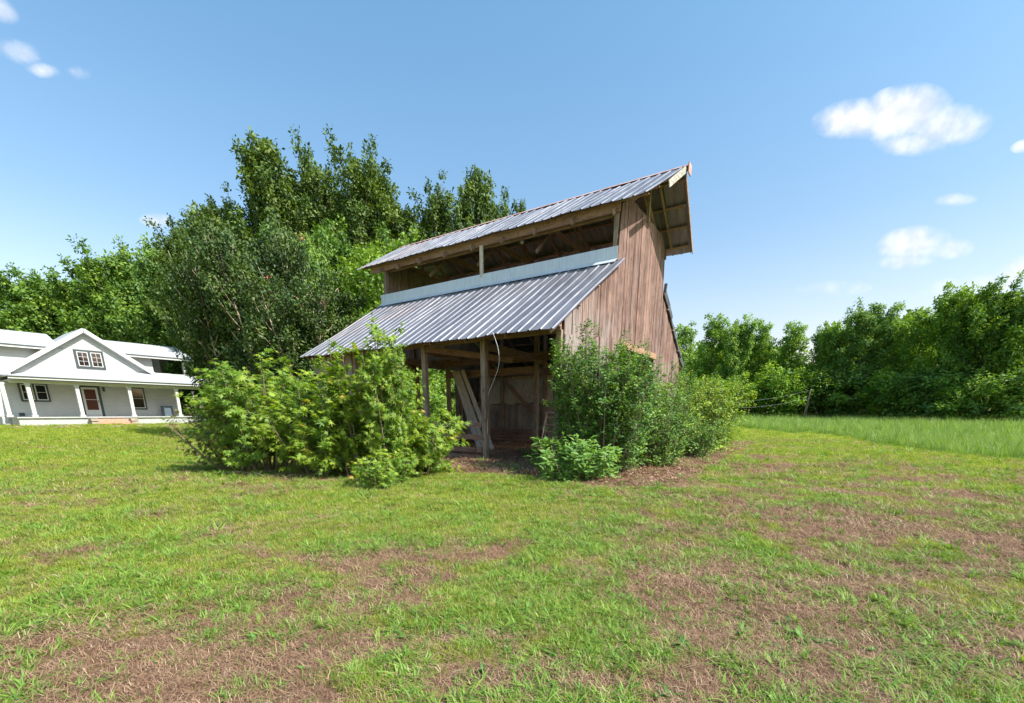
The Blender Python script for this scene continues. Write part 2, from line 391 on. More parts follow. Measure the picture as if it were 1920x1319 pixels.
def glassm():
    m, t, o = new_mat('window_glass'); T = NT(t)
    vec = T.n('ShaderNodeTexCoord').outputs['Object']
    c = T.ramp(T.noise(vec, 1.6, 2), [(.35, (.012, .015, .02)), (.62, (.035, .014, .010)), (.78, (.05, .02, .014))])
    principled(T, o, c, .06, 0, spec=.8); return m
M['glass'] = glassm()
M['redglass'] = simple('red_door_panel', [(.055, .014, .010), (.09, .024, .016)], 2, .3)
# foliage
M['l_gum'] = leaf_mat('sweetgum_leaf', [(0, (.055, .13, .012)), (.45, (.16, .28, .022)), (.9, (.34, .43, .035)), (1, (.48, .32, .06))], .45)
M['l_gum_red'] = leaf_mat('turning_leaf', [(0, (.06, .10, .02)), (.5, (.14, .19, .03)), (.8, (.22, .16, .05)), (1, (.30, .08, .04))], .35)
M['l_privet'] = leaf_mat('privet_leaf', [(0, (.035, .095, .018)), (.5, (.075, .175, .022)), (.8, (.18, .31, .028)), (1, (.33, .43, .045))], .32)
M['l_nand'] = leaf_mat('lance_leaf', [(0, (.06, .15, .02)), (.5, (.12, .25, .03)), (1, (.22, .36, .06))], .35)
M['l_lime'] = leaf_mat('feathery_leaf', [(0, (.06, .12, .015)), (.5, (.17, .28, .02)), (1, (.36, .46, .03))], .38)
M['l_oak'] = leaf_mat('oak_leaf', [(0, (.032, .068, .014)), (.5, (.085, .145, .022)), (1, (.22, .29, .045))], .3)
M['l_deep'] = leaf_mat('dense_leaf', [(0, (.045, .11, .016)), (.5, (.13, .24, .028)), (1, (.30, .42, .05))], .4)
M['l_poplar'] = leaf_mat('poplar_leaf', [(0, (.055, .14, .018)), (.5, (.17, .31, .032)), (1, (.38, .50, .06))], .4)
M['l_bright'] = leaf_mat('bright_leaf', [(0, (.08, .17, .015)), (.5, (.17, .29, .025)), (1, (.29, .40, .04))], .4)
M['l_crepe'] = leaf_mat('myrtle_leaf', [(0, (.02, .048, .010)), (.5, (.052, .095, .016)), (.94, (.13, .19, .03)), (1, (.24, .09, .045))], .26)
M['flower'] = simple('pink_blossom', [(.55, .12, .12), (.7, .25, .22)], 8, .8)
M['g_lawn'] = leaf_mat('lawn_blade', [(0, (.09, .17, .012)), (.4, (.22, .31, .022)), (.75, (.38, .42, .045)), (1, (.50, .38, .14))], .4, inst=True)
M['g_crab'] = leaf_mat('crabgrass_blade', [(0, (.09, .19, .025)), (.5, (.19, .33, .04)), (1, (.36, .47, .09))], .4, inst=True)
M['g_straw'] = leaf_mat('dry_straw', [(0, (.08, .042, .025)), (.4, (.25, .135, .08)), (.75, (.43, .275, .165)), (1, (.64, .50, .33))], .15, (1, 1, 1), inst=True)
M['g_field'] = leaf_mat('field_blade', [(0, (.10, .19, .03)), (.5, (.19, .31, .06)), (1, (.36, .46, .13))], .4, inst=True)
M['g_weed'] = leaf_mat('weed_leaf', [(0, (.05, .14, .02)), (.5, (.10, .24, .03)), (1, (.22, .36, .06))], .35, inst=True)
M['g_seed'] = leaf_mat('seed_head', [(0, (.25, .24, .10)), (.5, (.42, .40, .18)), (1, (.55, .48, .28))], .3, inst=True)
M['g_litter'] = leaf_mat('dead_leaf', [(0, (.10, .05, .03)), (.5, (.24, .13, .08)), (1, (.42, .26, .17))], .12, (1, 1, 1), inst=True)
def ground_mat():
    m, t, o = new_mat('ground'); T = NT(t); vec = T.n('ShaderNodeTexCoord').outputs['Object']
    g = T.n('ShaderNodeAttribute', attribute_name='green').outputs['Fac']; f = T.n('ShaderNodeAttribute', attribute_name='field').outputs['Fac']
    w = T.n('ShaderNodeAttribute', attribute_name='lush').outputs['Fac']
    fine = T.noise(vec, 38, 6, .7); mid = T.noise(vec, 5, 6, .65); big = T.noise(vec, .6, 4, .6)
    soil = T.ramp(fine, [(.25, (.085, .04, .024)), (.5, (.21, .115, .07)), (.75, (.38, .24, .155))])
    soil = T.mix(T.rng(mid, .45, .7, 0, .6), soil, (.23, .145, .10))
    grs = T.ramp(fine, [(.25, (.07, .10, .016)), (.5, (.20, .25, .03)), (.75, (.34, .37, .06))])
    grs = T.mix(T.rng(mid, .4, .65, .0, .45), grs, (.26, .31, .035)); grs = T.mix(T.rng(big, .45, .65, 0, .35), grs, (.30, .32, .05))
    fld = T.ramp(fine, [(.25, (.05, .12, .018)), (.6, (.13, .26, .035)), (.8, (.2, .34, .05))])
    grs = T.mix(f, grs, fld)
    th = T.n('ShaderNodeMath', {0: g, 1: T.rng(mid, .3, .7, -.28, .28)}, operation='ADD').outputs[0]
    c = T.mix(T.rng(th, .25, .6, 0, 1), soil, grs)
    hsum = T.n('ShaderNodeMath', {0: fine, 1: mid}, operation='ADD').outputs[0]
    principled(T, o, c, .95, bump=hsum, bd=.05, bs=.9, spec=.1); return m
M['ground'] = ground_mat()

# ------------------------------------------------------------------ ground sheet (polar grid, fine near the viewpoint, out to the horizon)
def build_ground():
    nr, na = 300, 720
    r = np.concatenate([[0.0], .6 * np.power(1500 / .6, (np.arange(nr) / (nr - 1)) ** 1.0)])
    # finer in the near 60 m
    r = np.concatenate([[0.0], np.geomspace(.6, 60, 260), np.geomspace(62, 2000, 40)])
    a = np.concatenate([np.linspace(-64, 64, 560), np.linspace(66, 294, 76)]); a = np.radians(a)
    A, R = np.meshgrid(a, r[1:]); X = R * np.sin(A); Y = R * np.cos(A); Z = terrain(X, Y)
    V = np.stack([X.ravel(), Y.ravel(), Z.ravel()], 1); V = np.vstack([[0, 0, tz(0, 0)], V])
    n = len(a); m = len(r) - 1
    i = np.arange(m - 1)[:, None]; j = np.arange(n)[None, :]; j2 = (j + 1) % n
    q = np.stack([1 + i * n + j, 1 + (i + 1) * n + j, 1 + (i + 1) * n + j2, 1 + i * n + j2], -1).reshape(-1, 4)
    tri = np.stack([np.zeros(n, int), 1 + np.arange(n), 1 + (np.arange(n) + 1) % n], 1)
    g = greenness(V[:, 0], V[:, 1]); fm = field_mask(V[:, 0], V[:, 1]).astype(float)
    me = raw_mesh('ground', V, [q[:, ::-1], tri[:, ::-1]], 0, {'green': np.clip(g, 0, 1), 'field': fm, 'lush': fm}, smooth=True)
    me.materials.append(M['ground'])
    o = link_mesh('ground', me); tag(o, kind='structure')
build_ground()

# ------------------------------------------------------------------ barn
barn = empty('open_sided_barn', (O.x, O.y, 0), math.atan2(L.y, L.x), label='weathered red-brown wooden barn with raised roof, corrugated metal sheets and open front', cat='barn')
# local frame: x = u along ridge; y axis of the empty is +90 deg from L, G is -90 deg from L -> local y = -v
def P(u, v, z): return Vector((u, -v, z))
def sheet(name, u0, u1, v0, z0, v1, z1, rib=.3, u0b=None, u1b=None, mats=None, skip=(), sag=0.0, jag=0.0, seed=1):
    """ribbed metal roof sheet; edge 0 (eave) and edge 1 (top); u0b/u1b the ends at the top edge"""
    rg = random.Random(seed)
    u0b = u0 if u0b is None else u0b; u1b = u1 if u1b is None else u1b
    n = int((u1 - u0) / rib); prof = []
    for i in range(n + 1):
        c = u0 + (i + .25) * rib
        for du, dz in ((-.035, 0), (-.016, .022), (.016, .022), (.035, 0), (.035 + rib * .4, 0.0)): prof.append((c + du, dz))
        # two minor stiffeners
    prof = [(u0, 0.0)] + [p for p in prof if u0 < p[0] < u1] + [(u1, 0.0)]
    prof.sort()
    rows = 9; nv = Vector((0, -(z0 - z1), -(v0 - v1))).normalized()
    nrm = Vector((0, (z1 - z0), (v1 - v0))).normalized()   # in (u,-v,z): slope normal
    V = []; F = []; mi = []
    for side in (0, 1):
        for k in range(rows):
            t = k / (rows - 1)
            for (u, dz) in prof:
                s = (u - u0) / (u1 - u0)
                uu = (u0 + s * (u1 - u0)) * (1 - t) + (u0b + s * (u1b - u0b)) * t
                vv = v0 + (v1 - v0) * t; zz = z0 + (z1 - z0) * t + sag * math.sin(math.pi * s) * -1 + .012 * math.sin(uu * 2.3 + vv * 1.7) + .008 * math.sin(uu * 5.1)
                if k == 0 and jag:
                    j = (math.floor((u - u0) / (rib * 3)) * 7919 % 13) / 13 - .5; vv += (v1 - v0) / abs(v1 - v0) * j * jag
                p = P(uu, vv, zz) + nrm * (dz - side * .004)
                V.append(p)
    m = len(prof)
    for side in (0, 1):
        for k in range(rows - 1):
            for i in range(m - 1):
                if (i // 5, k) in skip: continue
                b = side * rows * m + k * m + i
                f = (b, b + 1, b + m + 1, b + m)
                F.append(f if side == 0 else f[::-1]); mi.append(side)
    mb = MB(); mb.v = [tuple(v) for v in V]; mb.f = F; mb.m = mi
    return mb.build(name, mats or [M['metal'], M['rust']], barn)
def boards(name, fn_top, fn_bot, a0, a1, place, w=.19, mat='siding', seed=0, gap=.010, depth=.022, holes=None):
    """vertical boards; place(a, z, d) -> point. fn_top/fn_bot give heights by position."""
    rg = random.Random(seed); V = []; F = []; bv = []; a = a0
    while a < a1 - .03:
        ww = min(w * rg.uniform(.75, 1.2), a1 - a); x0 = a + gap * rg.uniform(.2, 1.3); x1 = a + ww; off = rg.uniform(-.009, .009); tilt = rg.uniform(-.006, .006)
        b = rg.random(); segs = []
        mid = (x0 + x1) / 2
        if holes:
            lo, hi = fn_bot(mid), None; cuts = [h for h in holes if h[0] < mid < h[1]]
            z = lo
            for h in sorted(cuts, key=lambda q: q[2]):
                if h[2] > z: segs.append((z, h[2], False))
                z = h[3]
            segs.append((z, None, True))
        else: segs = [(fn_bot(mid), None, True)]
        for (zb, zt, top) in segs:
            zb0 = zb + (rg.uniform(-.03, .03)); t0 = fn_top(x0) if top else zt; t1 = fn_top(x1) if top else zt
            jag = rg.uniform(-.02, .02)
            n = len(V)
            for (x, t) in ((x0, t0), (x1, t1)):
                for d in (0, depth):
                    V.append(place(x, zb0, d + off - tilt)); V.append(place(x, t + jag * 0, d + off + tilt))
                    bv += [b, b]
            # order: x0d0b,x0d0t,x0d1b,x0d1t,x1d0b,x1d0t,x1d1b,x1d1t
            F += [tuple(n + i for i in f) for f in ((0, 4, 5, 1), (2, 3, 7, 6), (0, 1, 3, 2), (4, 6, 7, 5), (1, 5, 7, 3), (0, 2, 6, 4))]
        a += ww
    me = bpy.data.meshes.new(name); me.from_pydata([tuple(v) for v in V], [], F)
    at = me.attributes.new('bv', 'FLOAT', 'POINT'); at.data.foreach_set('value', bv)
    me.materials.append(M[mat]); me.update()
    o = bpy.data.objects.new(name, me); COL.objects.link(o); o.parent = barn; return o
RIDGE = 5.45; SL = .60
def roof_low(v): return 3.40 + .615 * v if v < RIDGE else 3.40 + .615 * (2 * RIDGE - v)      # top of walls in the side aisles
def roof_up(v): return 8.07 - .58 * abs(v - RIDGE)
def gable_top(v):
    if v < 3.25 or v > 7.70: return roof_low(v) - .06
    return min(roof_up(v) - .05, 7.10)
BL = 9.5
# near gable (u = 0) and far gable
boards('siding', gable_top, lambda v: .12 + .04 * math.sin(v * 3), 0.02, 10.9, lambda a, z, d: P(-.012 - d, a, z), holes=[(3.62, 7.22, 0, 3.33)], seed=4)
boards('siding', gable_top, lambda v: .10, 0.02, 10.9, lambda a, z, d: P(BL + .012 + d, a, z), holes=[(3.5, 7.35, 0, 3.2)], seed=5, mat='siding_in')
# overlapped lower course near the corner, greyer and rougher
boards('siding', lambda v: 3.02 + .1 * v, lambda v: .05, 0.0, 3.5, lambda a, z, d: P(-.040 - d, a, z), seed=6)
# rear long wall and inner wall
boards('siding', lambda u: 3.35, lambda u: .1, 0.05, BL, lambda a, z, d: P(a, 10.93 + d, z), seed=7, mat='siding_in')
boards('partition', lambda u: 1.62, lambda u: .05, 0.1, BL - .1, lambda a, z, d: P(a, 7.74 + d, z), seed=8, mat='siding_in')
boards('partition', lambda u: 2.85, lambda u: 1.66, 4.4, BL - 1.1, lambda a, z, d: P(a, 7.78 + d, z), seed=9, mat='plank', w=.4)
# front siding at the far stall
boards('siding', lambda u: 3.15, lambda u: .15, 7.55, BL, lambda a, z, d: P(a, -.09 - d, z), seed=10)
def post(u, v, zt, w=.13, lean=(0, 0), m='timber', zb=-.15):
    MB().bar(P(u + lean[0], v + lean[1], zb), P(u, v, zt), w, w, up=(1, 0, 0)).build('post', M[m], barn, bevel=.006)
for u, lean in ((.075, 0), (2.30, -.03), (4.42, .02), (5.55, .05), (7.5, 0), (BL - .08, 0)): post(u, 0, 3.12, .14, (lean, 0))
for u in (.10, 2.6, 4.6, 6.4, 8.0, BL - .1): post(u, 3.25, 6.78 if u in (.10, BL - .1) else 5.4, .13)
for u in (.10, 2.6, 4.75, 7.0, BL - .1): post(u, 7.66, 6.78, .13)
for u in (.10, 2.5, 5.0, 7.3, BL - .1): post(u, 10.84, 3.2, .13)
post(-.06, 5.38, 7.98, .09, zb=6.95)            # king stud in the open peak
post(BL + .05, 5.42, 7.98, .10, zb=6.9)
def beam(a, b, w, h, m='timber_x', name='beam', up=(0, 0, 1)): return MB().bar(P(*a), P(*b), w, h, up=up).build(name, M[m], barn, bevel=.005)
beam((0, -.095, 3.20), (BL, -.095, 3.20), .05, .20); beam((0, .10, 3.17), (BL, .10, 3.17), .05, .20)
beam((-.02, 3.15, 6.66), (BL + .6, 3.15, 6.66), .05, .26); beam((0, 3.36, 6.62), (BL, 3.36, 6.62), .05, .22)
beam((-.02, 7.78, 6.66), (BL + .4, 7.78, 6.66), .05, .26)
beam((.1, 3.15, 5.50), (BL, 3.15, 5.50), .05, .22); beam((.1, 7.78, 5.50), (BL, 7.78, 5.50), .05, .22)
beam((.1, 3.34, 3.02), (BL, 3.34, 3.02), .05, .24); beam((.1, 3.16, 3.02), (BL, 3.16, 3.02), .05, .24)
beam((.1, 7.56, 2.98), (BL, 7.56, 2.98), .05, .24); beam((0, 10.78, 3.2), (BL, 10.78, 3.2), .05, .2)
for u in (2.36, 4.5, 6.5, 8.1):
    beam((u, .1, 2.96), (u, 3.15, 2.90), .05, .2, 'timber_dark'); beam((u + .05, 7.7, 2.9), (u + .05, 10.8, 2.9), .05, .2, 'timber_dark')
beam((2.68, 3.2, 2.62), (6.4, 3.2, 2.60), .05, .22, 'timber_x')
for u in (.12, 2.7, 5.0, 7.2, BL - .1): beam((u, 3.72, 6.98), (u, 7.18, 6.98), .05, .18, 'timber_dark')
# braces
beam((4.4, -.03, 3.02), (2.45, 1.6, 2.75), .045, .17, 'timber_x', 'brace')
beam((6.9, 7.6, 2.75), (4.9, 7.6, .9), .05, .15, 'timber_x', 'brace')
beam((2.6, 3.4, 2.9), (1.2, 3.4, 2.2), .05, .15, 'timber_x', 'brace')
beam((8.9, 7.6, 1.0), (7.5, 7.6, 2.7), .05, .12, 'timber_x', 'brace')
# trusses: rafters with webs, and purlins
for u in (.12, 1.35, 2.6, 3.8, 5.0, 6.2, 7.4, 8.5, BL - .05):
    for s in (-1, 1):
        beam((u, RIDGE + s * .02, 7.93), (u, RIDGE + s * 2.5, 7.93 - .58 * 2.5), .045, .15, 'timber_dark', 'rafter')
    for s in (-1, 1):
        e0 = 3.40 - .13 - .35 * .615
        a = (u, -.42 if s < 0 else 2 * RIDGE + .42, e0); b = (u, 3.14 if s < 0 else 7.78, 3.27 + 3.14 * .615)
        beam(a, b, .045, .14, 'timber_dark', 'rafter')
for u in (.12, 2.7, 5.0, 7.2):
    beam((u + .05, 4.1, 7.06), (u + .05, 5.4, 7.8), .04, .1, 'timber_dark', 'brace'); beam((u + .05, 6.8, 7.06), (u + .05, 5.5, 7.8), .04, .1, 'timber_dark', 'brace')
    beam((u + .05, 3.4, 6.1), (u + .05, 4.4, 6.95), .04, .1, 'timber_dark', 'brace')
for s in (-1, 1):
    for k in (.25, .95, 1.6, 2.25):
        v = RIDGE + s * k; z = 8.17 - .58 * k - .085
        beam((-.98 + .10 * k, v, z + .03), (10.55, v, z + .03), .10, .045, 'timber_dark', 'purlin')
    for k in (.25, 1.25, 2.3, 3.25):
        z0 = 3.04 + .612 * k + .615 * 0 - .055; v = -.6 + k if s < 0 else 2 * RIDGE + .6 - k
        beam((-.12, v, z0), (9.62, v, z0), .10, .04, 'timber_dark', 'purlin')
# fly rafters and the loose bleached bargeboard on the verge
beam((-1.05, RIDGE + .03, 8.10), (-.87, RIDGE + 2.5, 8.10 - 1.45), .03, .13, 'timber_dark', 'bargeboard')
beam((-1.09, RIDGE - .06, 8.10), (-1.04, RIDGE - 1.5, 7.22), .028, .17, 'barge', 'bargeboard')
beam((-.30, RIDGE + .1, 7.95), (-.20, RIDGE + 2.3, 6.80), .04, .12, 'timber_dark', 'rafter')
# roofs
sheet('upper_roof', -.82, 10.72, 2.90, 6.72, RIDGE, 8.20, u0b=-1.06, u1b=10.75, seed=1)
sheet('upper_roof', -.86, 10.72, 8.02, 6.70, RIDGE, 8.20, u0b=-1.06, u1b=10.75, seed=2)
sheet('lower_roof', -.10, 9.68, -.60, 3.06, 3.22, 5.40, u0b=-.24, u1b=9.68, seed=3)
sheet('lower_roof', -.10, 9.5, 11.2, 3.27, 7.76, 5.42, u0b=-.10, jag=.5, seed=4, mats=[M['tin_dark'], M['rust']])
# ridge cap
rc = MB()
for s in (-1, 1): rc.hexa([P(-1.14, RIDGE, 8.235), P(10.8, RIDGE, 8.235), P(10.8, RIDGE + s * .17, 8.135), P(-1.14, RIDGE + s * .17, 8.135), P(-1.14, RIDGE, 8.238), P(10.8, RIDGE, 8.238), P(10.8, RIDGE + s * .17, 8.138), P(-1.14, RIDGE + s * .17, 8.138)])
rc.build('ridge_cap', M['rust'], barn)
MB().box(-1.18, -1.15, -RIDGE - .17, -RIDGE + .13, 7.98, 8.24).build('ridge_end_board', M['rust'], barn)
# flashing: upstand above the lower roof + foot on it
fl = MB(); n = 14
for i in range(n):
    a = -.02 + (BL + .12) * i / n; b = -.02 + (BL + .12) * (i + 1) / n; w0 = .006 * math.sin(i * 2.1); w1 = .006 * math.sin((i + 1) * 2.1)
    fl.hexa([P(a, 3.115 + w0, 5.36), P(b, 3.115 + w1, 5.36), P(b, 3.105 + w1, 5.36), P(a, 3.105 + w0, 5.36), P(a, 3.115, 5.70), P(b, 3.115, 5.70), P(b, 3.105, 5.70), P(a, 3.105, 5.70)])
fl.build('flashing', M['flash'], barn)
fl = MB(); fl.hexa([P(-.02, 3.10, 5.38), P(BL + .1, 3.10, 5.38), P(BL + .1, 2.93, 5.265), P(-.02, 2.93, 5.265), P(-.02, 3.10, 5.384), P(BL + .1, 3.10, 5.384), P(BL + .1, 2.93, 5.269), P(-.02, 2.93, 5.269)]); fl.build('flashing', M['flash'], barn)
# bent old tin along the rear-aisle verge
tn = MB(); rg = random.Random(3)
for k in range(7):
    v0 = 7.74 + k * .49; v1 = v0 + .60; z0 = 5.42 - .615 * (v0 - 7.76); z1 = 5.42 - .615 * (v1 - 7.76)
    tn.bar(P(-.07 + rg.uniform(-.03, .02), v0, z0 - .02 + rg.uniform(0, .05)), P(-.09 + rg.uniform(-.04, .03), v1, z1 - .03 + rg.uniform(.0, .07)), .05, .13 + rg.uniform(0, .05), r=rg.uniform(-.25, .25))
tn.bar(P(-.05, 7.80, 5.35), P(-.05, 7.92, 5.78), .10, .05)
tn.build('bent_tin', M['tin_dark'], barn)
# door header board on the gable and jambs
MB().box(-.075, -.040, -7.26, -3.60, 3.14, 3.33).build('door_header', M['header'], barn)
MB().box(.02, .12, -7.22, -3.6, 3.30, 3.45).build('beam', M['timber_dark'], barn)
# clerestory stud
MB().bar(P(4.68, 3.13, 5.6), P(4.68, 3.13, 6.55), .13, .05, up=(0, 1, 0)).build('stud', M['plank'], barn, bevel=.004)
# soffit blocks between rafters over the front beam
rg = random.Random(9)
for i in range(11):
    u = .35 + i * .5
    MB().bar(P(u, .55, 3.32), P(u + rg.uniform(.1, .22), .55, 3.32), .04, .16).build('block', M['timber_dark'], barn)

# hurdle of four rails between the two front posts
hur = empty('rail_gate', barn.matrix_basis @ P(3.36, -.02, 0), math.atan2(L.y, L.x), label='low gate of horizontal grey boards across the open barn bay', cat='gate')
for z, d in ((.93, 0), (.60, .01), (.26, -.01), (.04, .015)):
    MB().bar((-.98, .03 + d, z), (1.0, .03 - d, z + d * 2), .03, .135).build('board', M['timber_x'], hur, bevel=.004)
# planks leaning inside
W3 = lambda u, v, z: barn.matrix_basis @ P(u, v, z)
for i, (a, b, lab) in enumerate((((4.45, 2.55, .03), (5.95, 3.05, 2.72), 'leftmost pale plank leaning steeply inside the barn'), ((4.18, 2.5, .03), (5.72, 3.0, 2.7), 'middle pale plank leaning inside the barn between two others'), ((3.86, 2.5, .03), (5.50, 3.0, 2.72), 'rightmost pale plank leaning inside the barn, foot nearest the opening'))):
    MB().bar(W3(*a), W3(*b), .17, .035, up=G, r=.1 * (i - 1)).build('plank', M['plank'], bevel=.003, label=lab, cat='plank', group='planks leaning inside the barn')
# wooden step stool inside
st = empty('step_ladder', W3(3.05, 5.2, 0), math.atan2(L.y, L.x) + .3, label='old wooden step ladder standing on the dirt inside the barn', cat='ladder')
for x in (-.28, .28):
    MB().bar((x * 1.25, -.30, 0), (x * .7, -.02, 1.25), .035, .08).build('leg', M['plank'], st); MB().bar((x * 1.2, .42, 0), (x * .7, .05, 1.25), .03, .05).build('leg', M['plank'], st)
for k in range(4): MB().box(-.30 + k * .02, .30 - k * .02, -.27 + k * .068, -.13 + k * .068, .27 + k * .27, .295 + k * .27).build('step', M['plank'], st)
MB().box(-.27, .27, -.1, .14, 1.25, 1.285).build('top', M['plank'], st)
# lumber heap against the inner wall
for k in range(4):
    MB().bar(W3(4.6 + .1 * k, 6.9 + .07 * k, .12 + .13 * k), W3(8.4 - .3 * k, 7.1 + .04 * k, .1 + .13 * k), .22, .1).build('board', M['timber_x'], label='%s of the dark boards stacked against the inner barn wall' % ('lowest', 'second from the bottom', 'second from the top', 'topmost')[k], cat='board', group='boards stacked inside the barn')
# hanging cord
pts = []
for k in range(22):
    t = k / 21; pts.append(W3(1.55 - .05 * math.sin(t * 5) - .22 * max(0, t - .55) * -1.2 - .15 * math.sin(t * 3.1), -.64, 3.12 - 1.45 * t))
MB().tube(pts, [.0045] * 22, 5).build('cord', M['wire'], label='thin white cord hanging from the eave in front of the barn opening', cat='cord')
# little lamp bulb under upper roof
bm = bmesh.new(); bmesh.ops.create_uvsphere(bm, u_segments=12, v_segments=8, radius=.06); me = bpy.data.meshes.new('lamp_globe'); bm.to_mesh(me); bm.free()
lb = link_mesh('lamp_globe', me, barn, M['white'], True); lb.location = P(3.4, 3.6, 6.55)

# ------------------------------------------------------------------ farmhouse
house = empty('farmhouse', W3(37, 0, 0), math.atan2(L.y, L.x), label='white clapboard farmhouse with pale metal roof, front gable and long columned porch', cat='house')
def H(u, v, z): return Vector((u - 37, -v, z))
def hb(name, m, u0, u1, v0, v1, z0, z1, parent=None, bevel=0): return MB().box(u0 - 37, u1 - 37, -v1, -v0, z0, z1).build(name, M[m], parent or house, bevel=bevel)
GR = .40; FL = 1.0
hb('wall', 'clap', 37, 37.15, -12, 5.7, FL - .1, 4.2)             # front wall
hb('wall', 'clap', 37.15, 45, 5.55, 5.7, GR, 4.2)
hb('foundation', 'found', 36.98, 45, -12, 5.72, GR - .3, FL - .1)
hb('porch_floor', 'found', 34.85, 36.98, -3.46, 9.2, .93, 1.0)
hb('porch_base', 'found', 34.95, 36.9, -3.40, 9.1, GR - .3, .93)
hb('deck', 'found', 37, 41, 5.74, 9.2, .9, .98)
gw = MB(); gw.add([H(37, -4.6, 2.6), H(37, 6.4, 2.6), H(37, .95, 6.62), H(37.15, -4.6, 2.6), H(37.15, 6.4, 2.6), H(37.15, .95, 6.62)], [(0, 1, 2), (5, 4, 3), (0, 2, 5, 3), (1, 4, 5, 2)])
# gable face (only the part above the wall)
gw = MB(); gw.add([H(36.99, -2.25, 4.2), H(36.99, 4.15, 4.2), H(36.99, .95, 6.58), H(37.15, -2.25, 4.2), H(37.15, 4.15, 4.2), H(37.15, .95, 6.58)], [(0, 2, 1), (3, 4, 5), (0, 3, 5, 2), (1, 2, 5, 4), (0, 1, 4, 3)])
gw.build('gable_wall', M['clap'], house)
def slab(name, m, p, th=.1, edge=None):
    a = [Vector(q) for q in p]; n = (a[1] - a[0]).cross(a[2] - a[0]).normalized()
    if n.z < 0: n = -n
    MB().hexa([q - n * th for q in a] + a).build(name, M[m], house)
# front gable roof: two planes running back into the main roof
slab('gable_roof', 'hroof', [H(36.62, .93, 6.78), H(41, .93, 6.78), H(41, -3.60, 3.46), H(36.62, -3.60, 3.46)])
slab('gable_roof', 'hroof', [H(36.62, .93, 6.78), H(41, .93, 6.78), H(41, 5.15, 3.70), H(36.62, 5.15, 3.70)])
for v, z in ((-3.60, 3.46), (5.15, 3.70)):
    MB().bar(H(36.61, .93, 6.66), H(36.61, v, z - .11), .04, .24).build('rake_board', M['white'], house)
    MB().bar(H(36.81, .93, 6.54), H(36.81, v, z - .23), .34, .05).build('soffit', M['soffit'], house)
# main roof: low pitch to front over the dormer walls
def mainroof(v0, v1, zr=6.55):
    slab('main_roof', 'hroof', [H(40.0, v0, zr), H(40.0, v1, zr), H(37.1, v1, 5.42), H(37.1, v0, 5.42)]); slab('main_roof', 'hroof', [H(40.0, v0, zr), H(40.0, v1, zr), H(45.5, v1, 4.0), H(45.5, v0, 4.0)])
    hb('fascia', 'white', 37.05, 37.09, v0, v1, 5.24, 5.41); hb('gutter', 'trim', 36.99, 37.05, v0, v1, 5.38, 5.42)
mainroof(-12, -.2); mainroof(2.2, 7.5)
hb('dormer_wall', 'clap', 37.6, 37.7, -12, -.9, 4.0, 5.45); hb('dormer_wall', 'clap', 37.6, 37.7, 3.0, 4.80, 3.9, 5.45)
hb('balcony_wall', 'soffit', 39.6, 39.7, 4.8, 6.0, 3.9, 5.9); hb('balcony_wall', 'trim', 37.72, 37.8, 4.80, 4.88, 4.2, 5.3)
hb('balcony_rail', 'clap', 37.5, 37.6, 4.8, 7.1, 3.7, 4.22); hb('balcony_post', 'white', 37.45, 37.6, 6.78, 6.93, 4.2, 5.3)
hb('balcony_floor', 'found', 37.6, 41, 4.8, 7.1, 3.6, 3.7)
# side pent roof at the left
slab('lower_roof', 'hroof', [H(37.6, -12, 4.35), H(37.6, -3.0, 4.35), H(36.3, -3.0, 3.55), H(36.3, -12, 3.55)])
# porch roof with a hip at the left end
slab('porch_roof', 'hroof', [H(34.5, -3.45, 3.40), H(34.5, 9.4, 3.36), H(37.02, 9.4, 4.14), H(37.02, -.90, 4.16)], .06)
slab('porch_roof', 'hroof', [H(34.5, -3.45, 3.40), H(37.02, -.90, 4.16), H(37.02, -3.45, 3.42), H(36.9, -3.45, 3.42)], .06)
hb('fascia', 'white', 34.46, 34.50, -3.47, 9.4, 3.22, 3.37); hb('gutter', 'trim', 34.40, 34.46, -3.47, 9.4, 3.34, 3.375)
hb('ceiling', 'soffit', 34.6, 36.98, -3.4, 9.3, 3.14, 3.18); hb('porch_beam', 'white', 34.9, 35.1, -3.4, 9.3, 3.0, 3.14)
def column(u, v, w=.19, zb=1.0, zt=3.0):
    e = MB(); e.box(u - 37 - w / 2, u - 37 + w / 2, -v - w / 2, -v + w / 2, zb + .12, zt - .1); e.box(u - 37 - w * .72, u - 37 + w * .72, -v - w * .72, -v + w * .72, zb, zb + .12); e.box(u - 37 - w * .66, u - 37 + w * .66, -v - w * .66, -v + w * .66, zt - .1, zt)
    e.build('column', M['white'], house, bevel=.01)
for v in (-3.72, -2.66, -.45, 2.26, 5.09, 8.9): column(35, v)
column(38.6, 7.6, .14)
for u, v in ((35.1, 6.65), (35.1, 7.6)): hb('pier', 'white', u - .12, u + .12, v - .12, v + .12, 1.0, 1.9, bevel=.02)
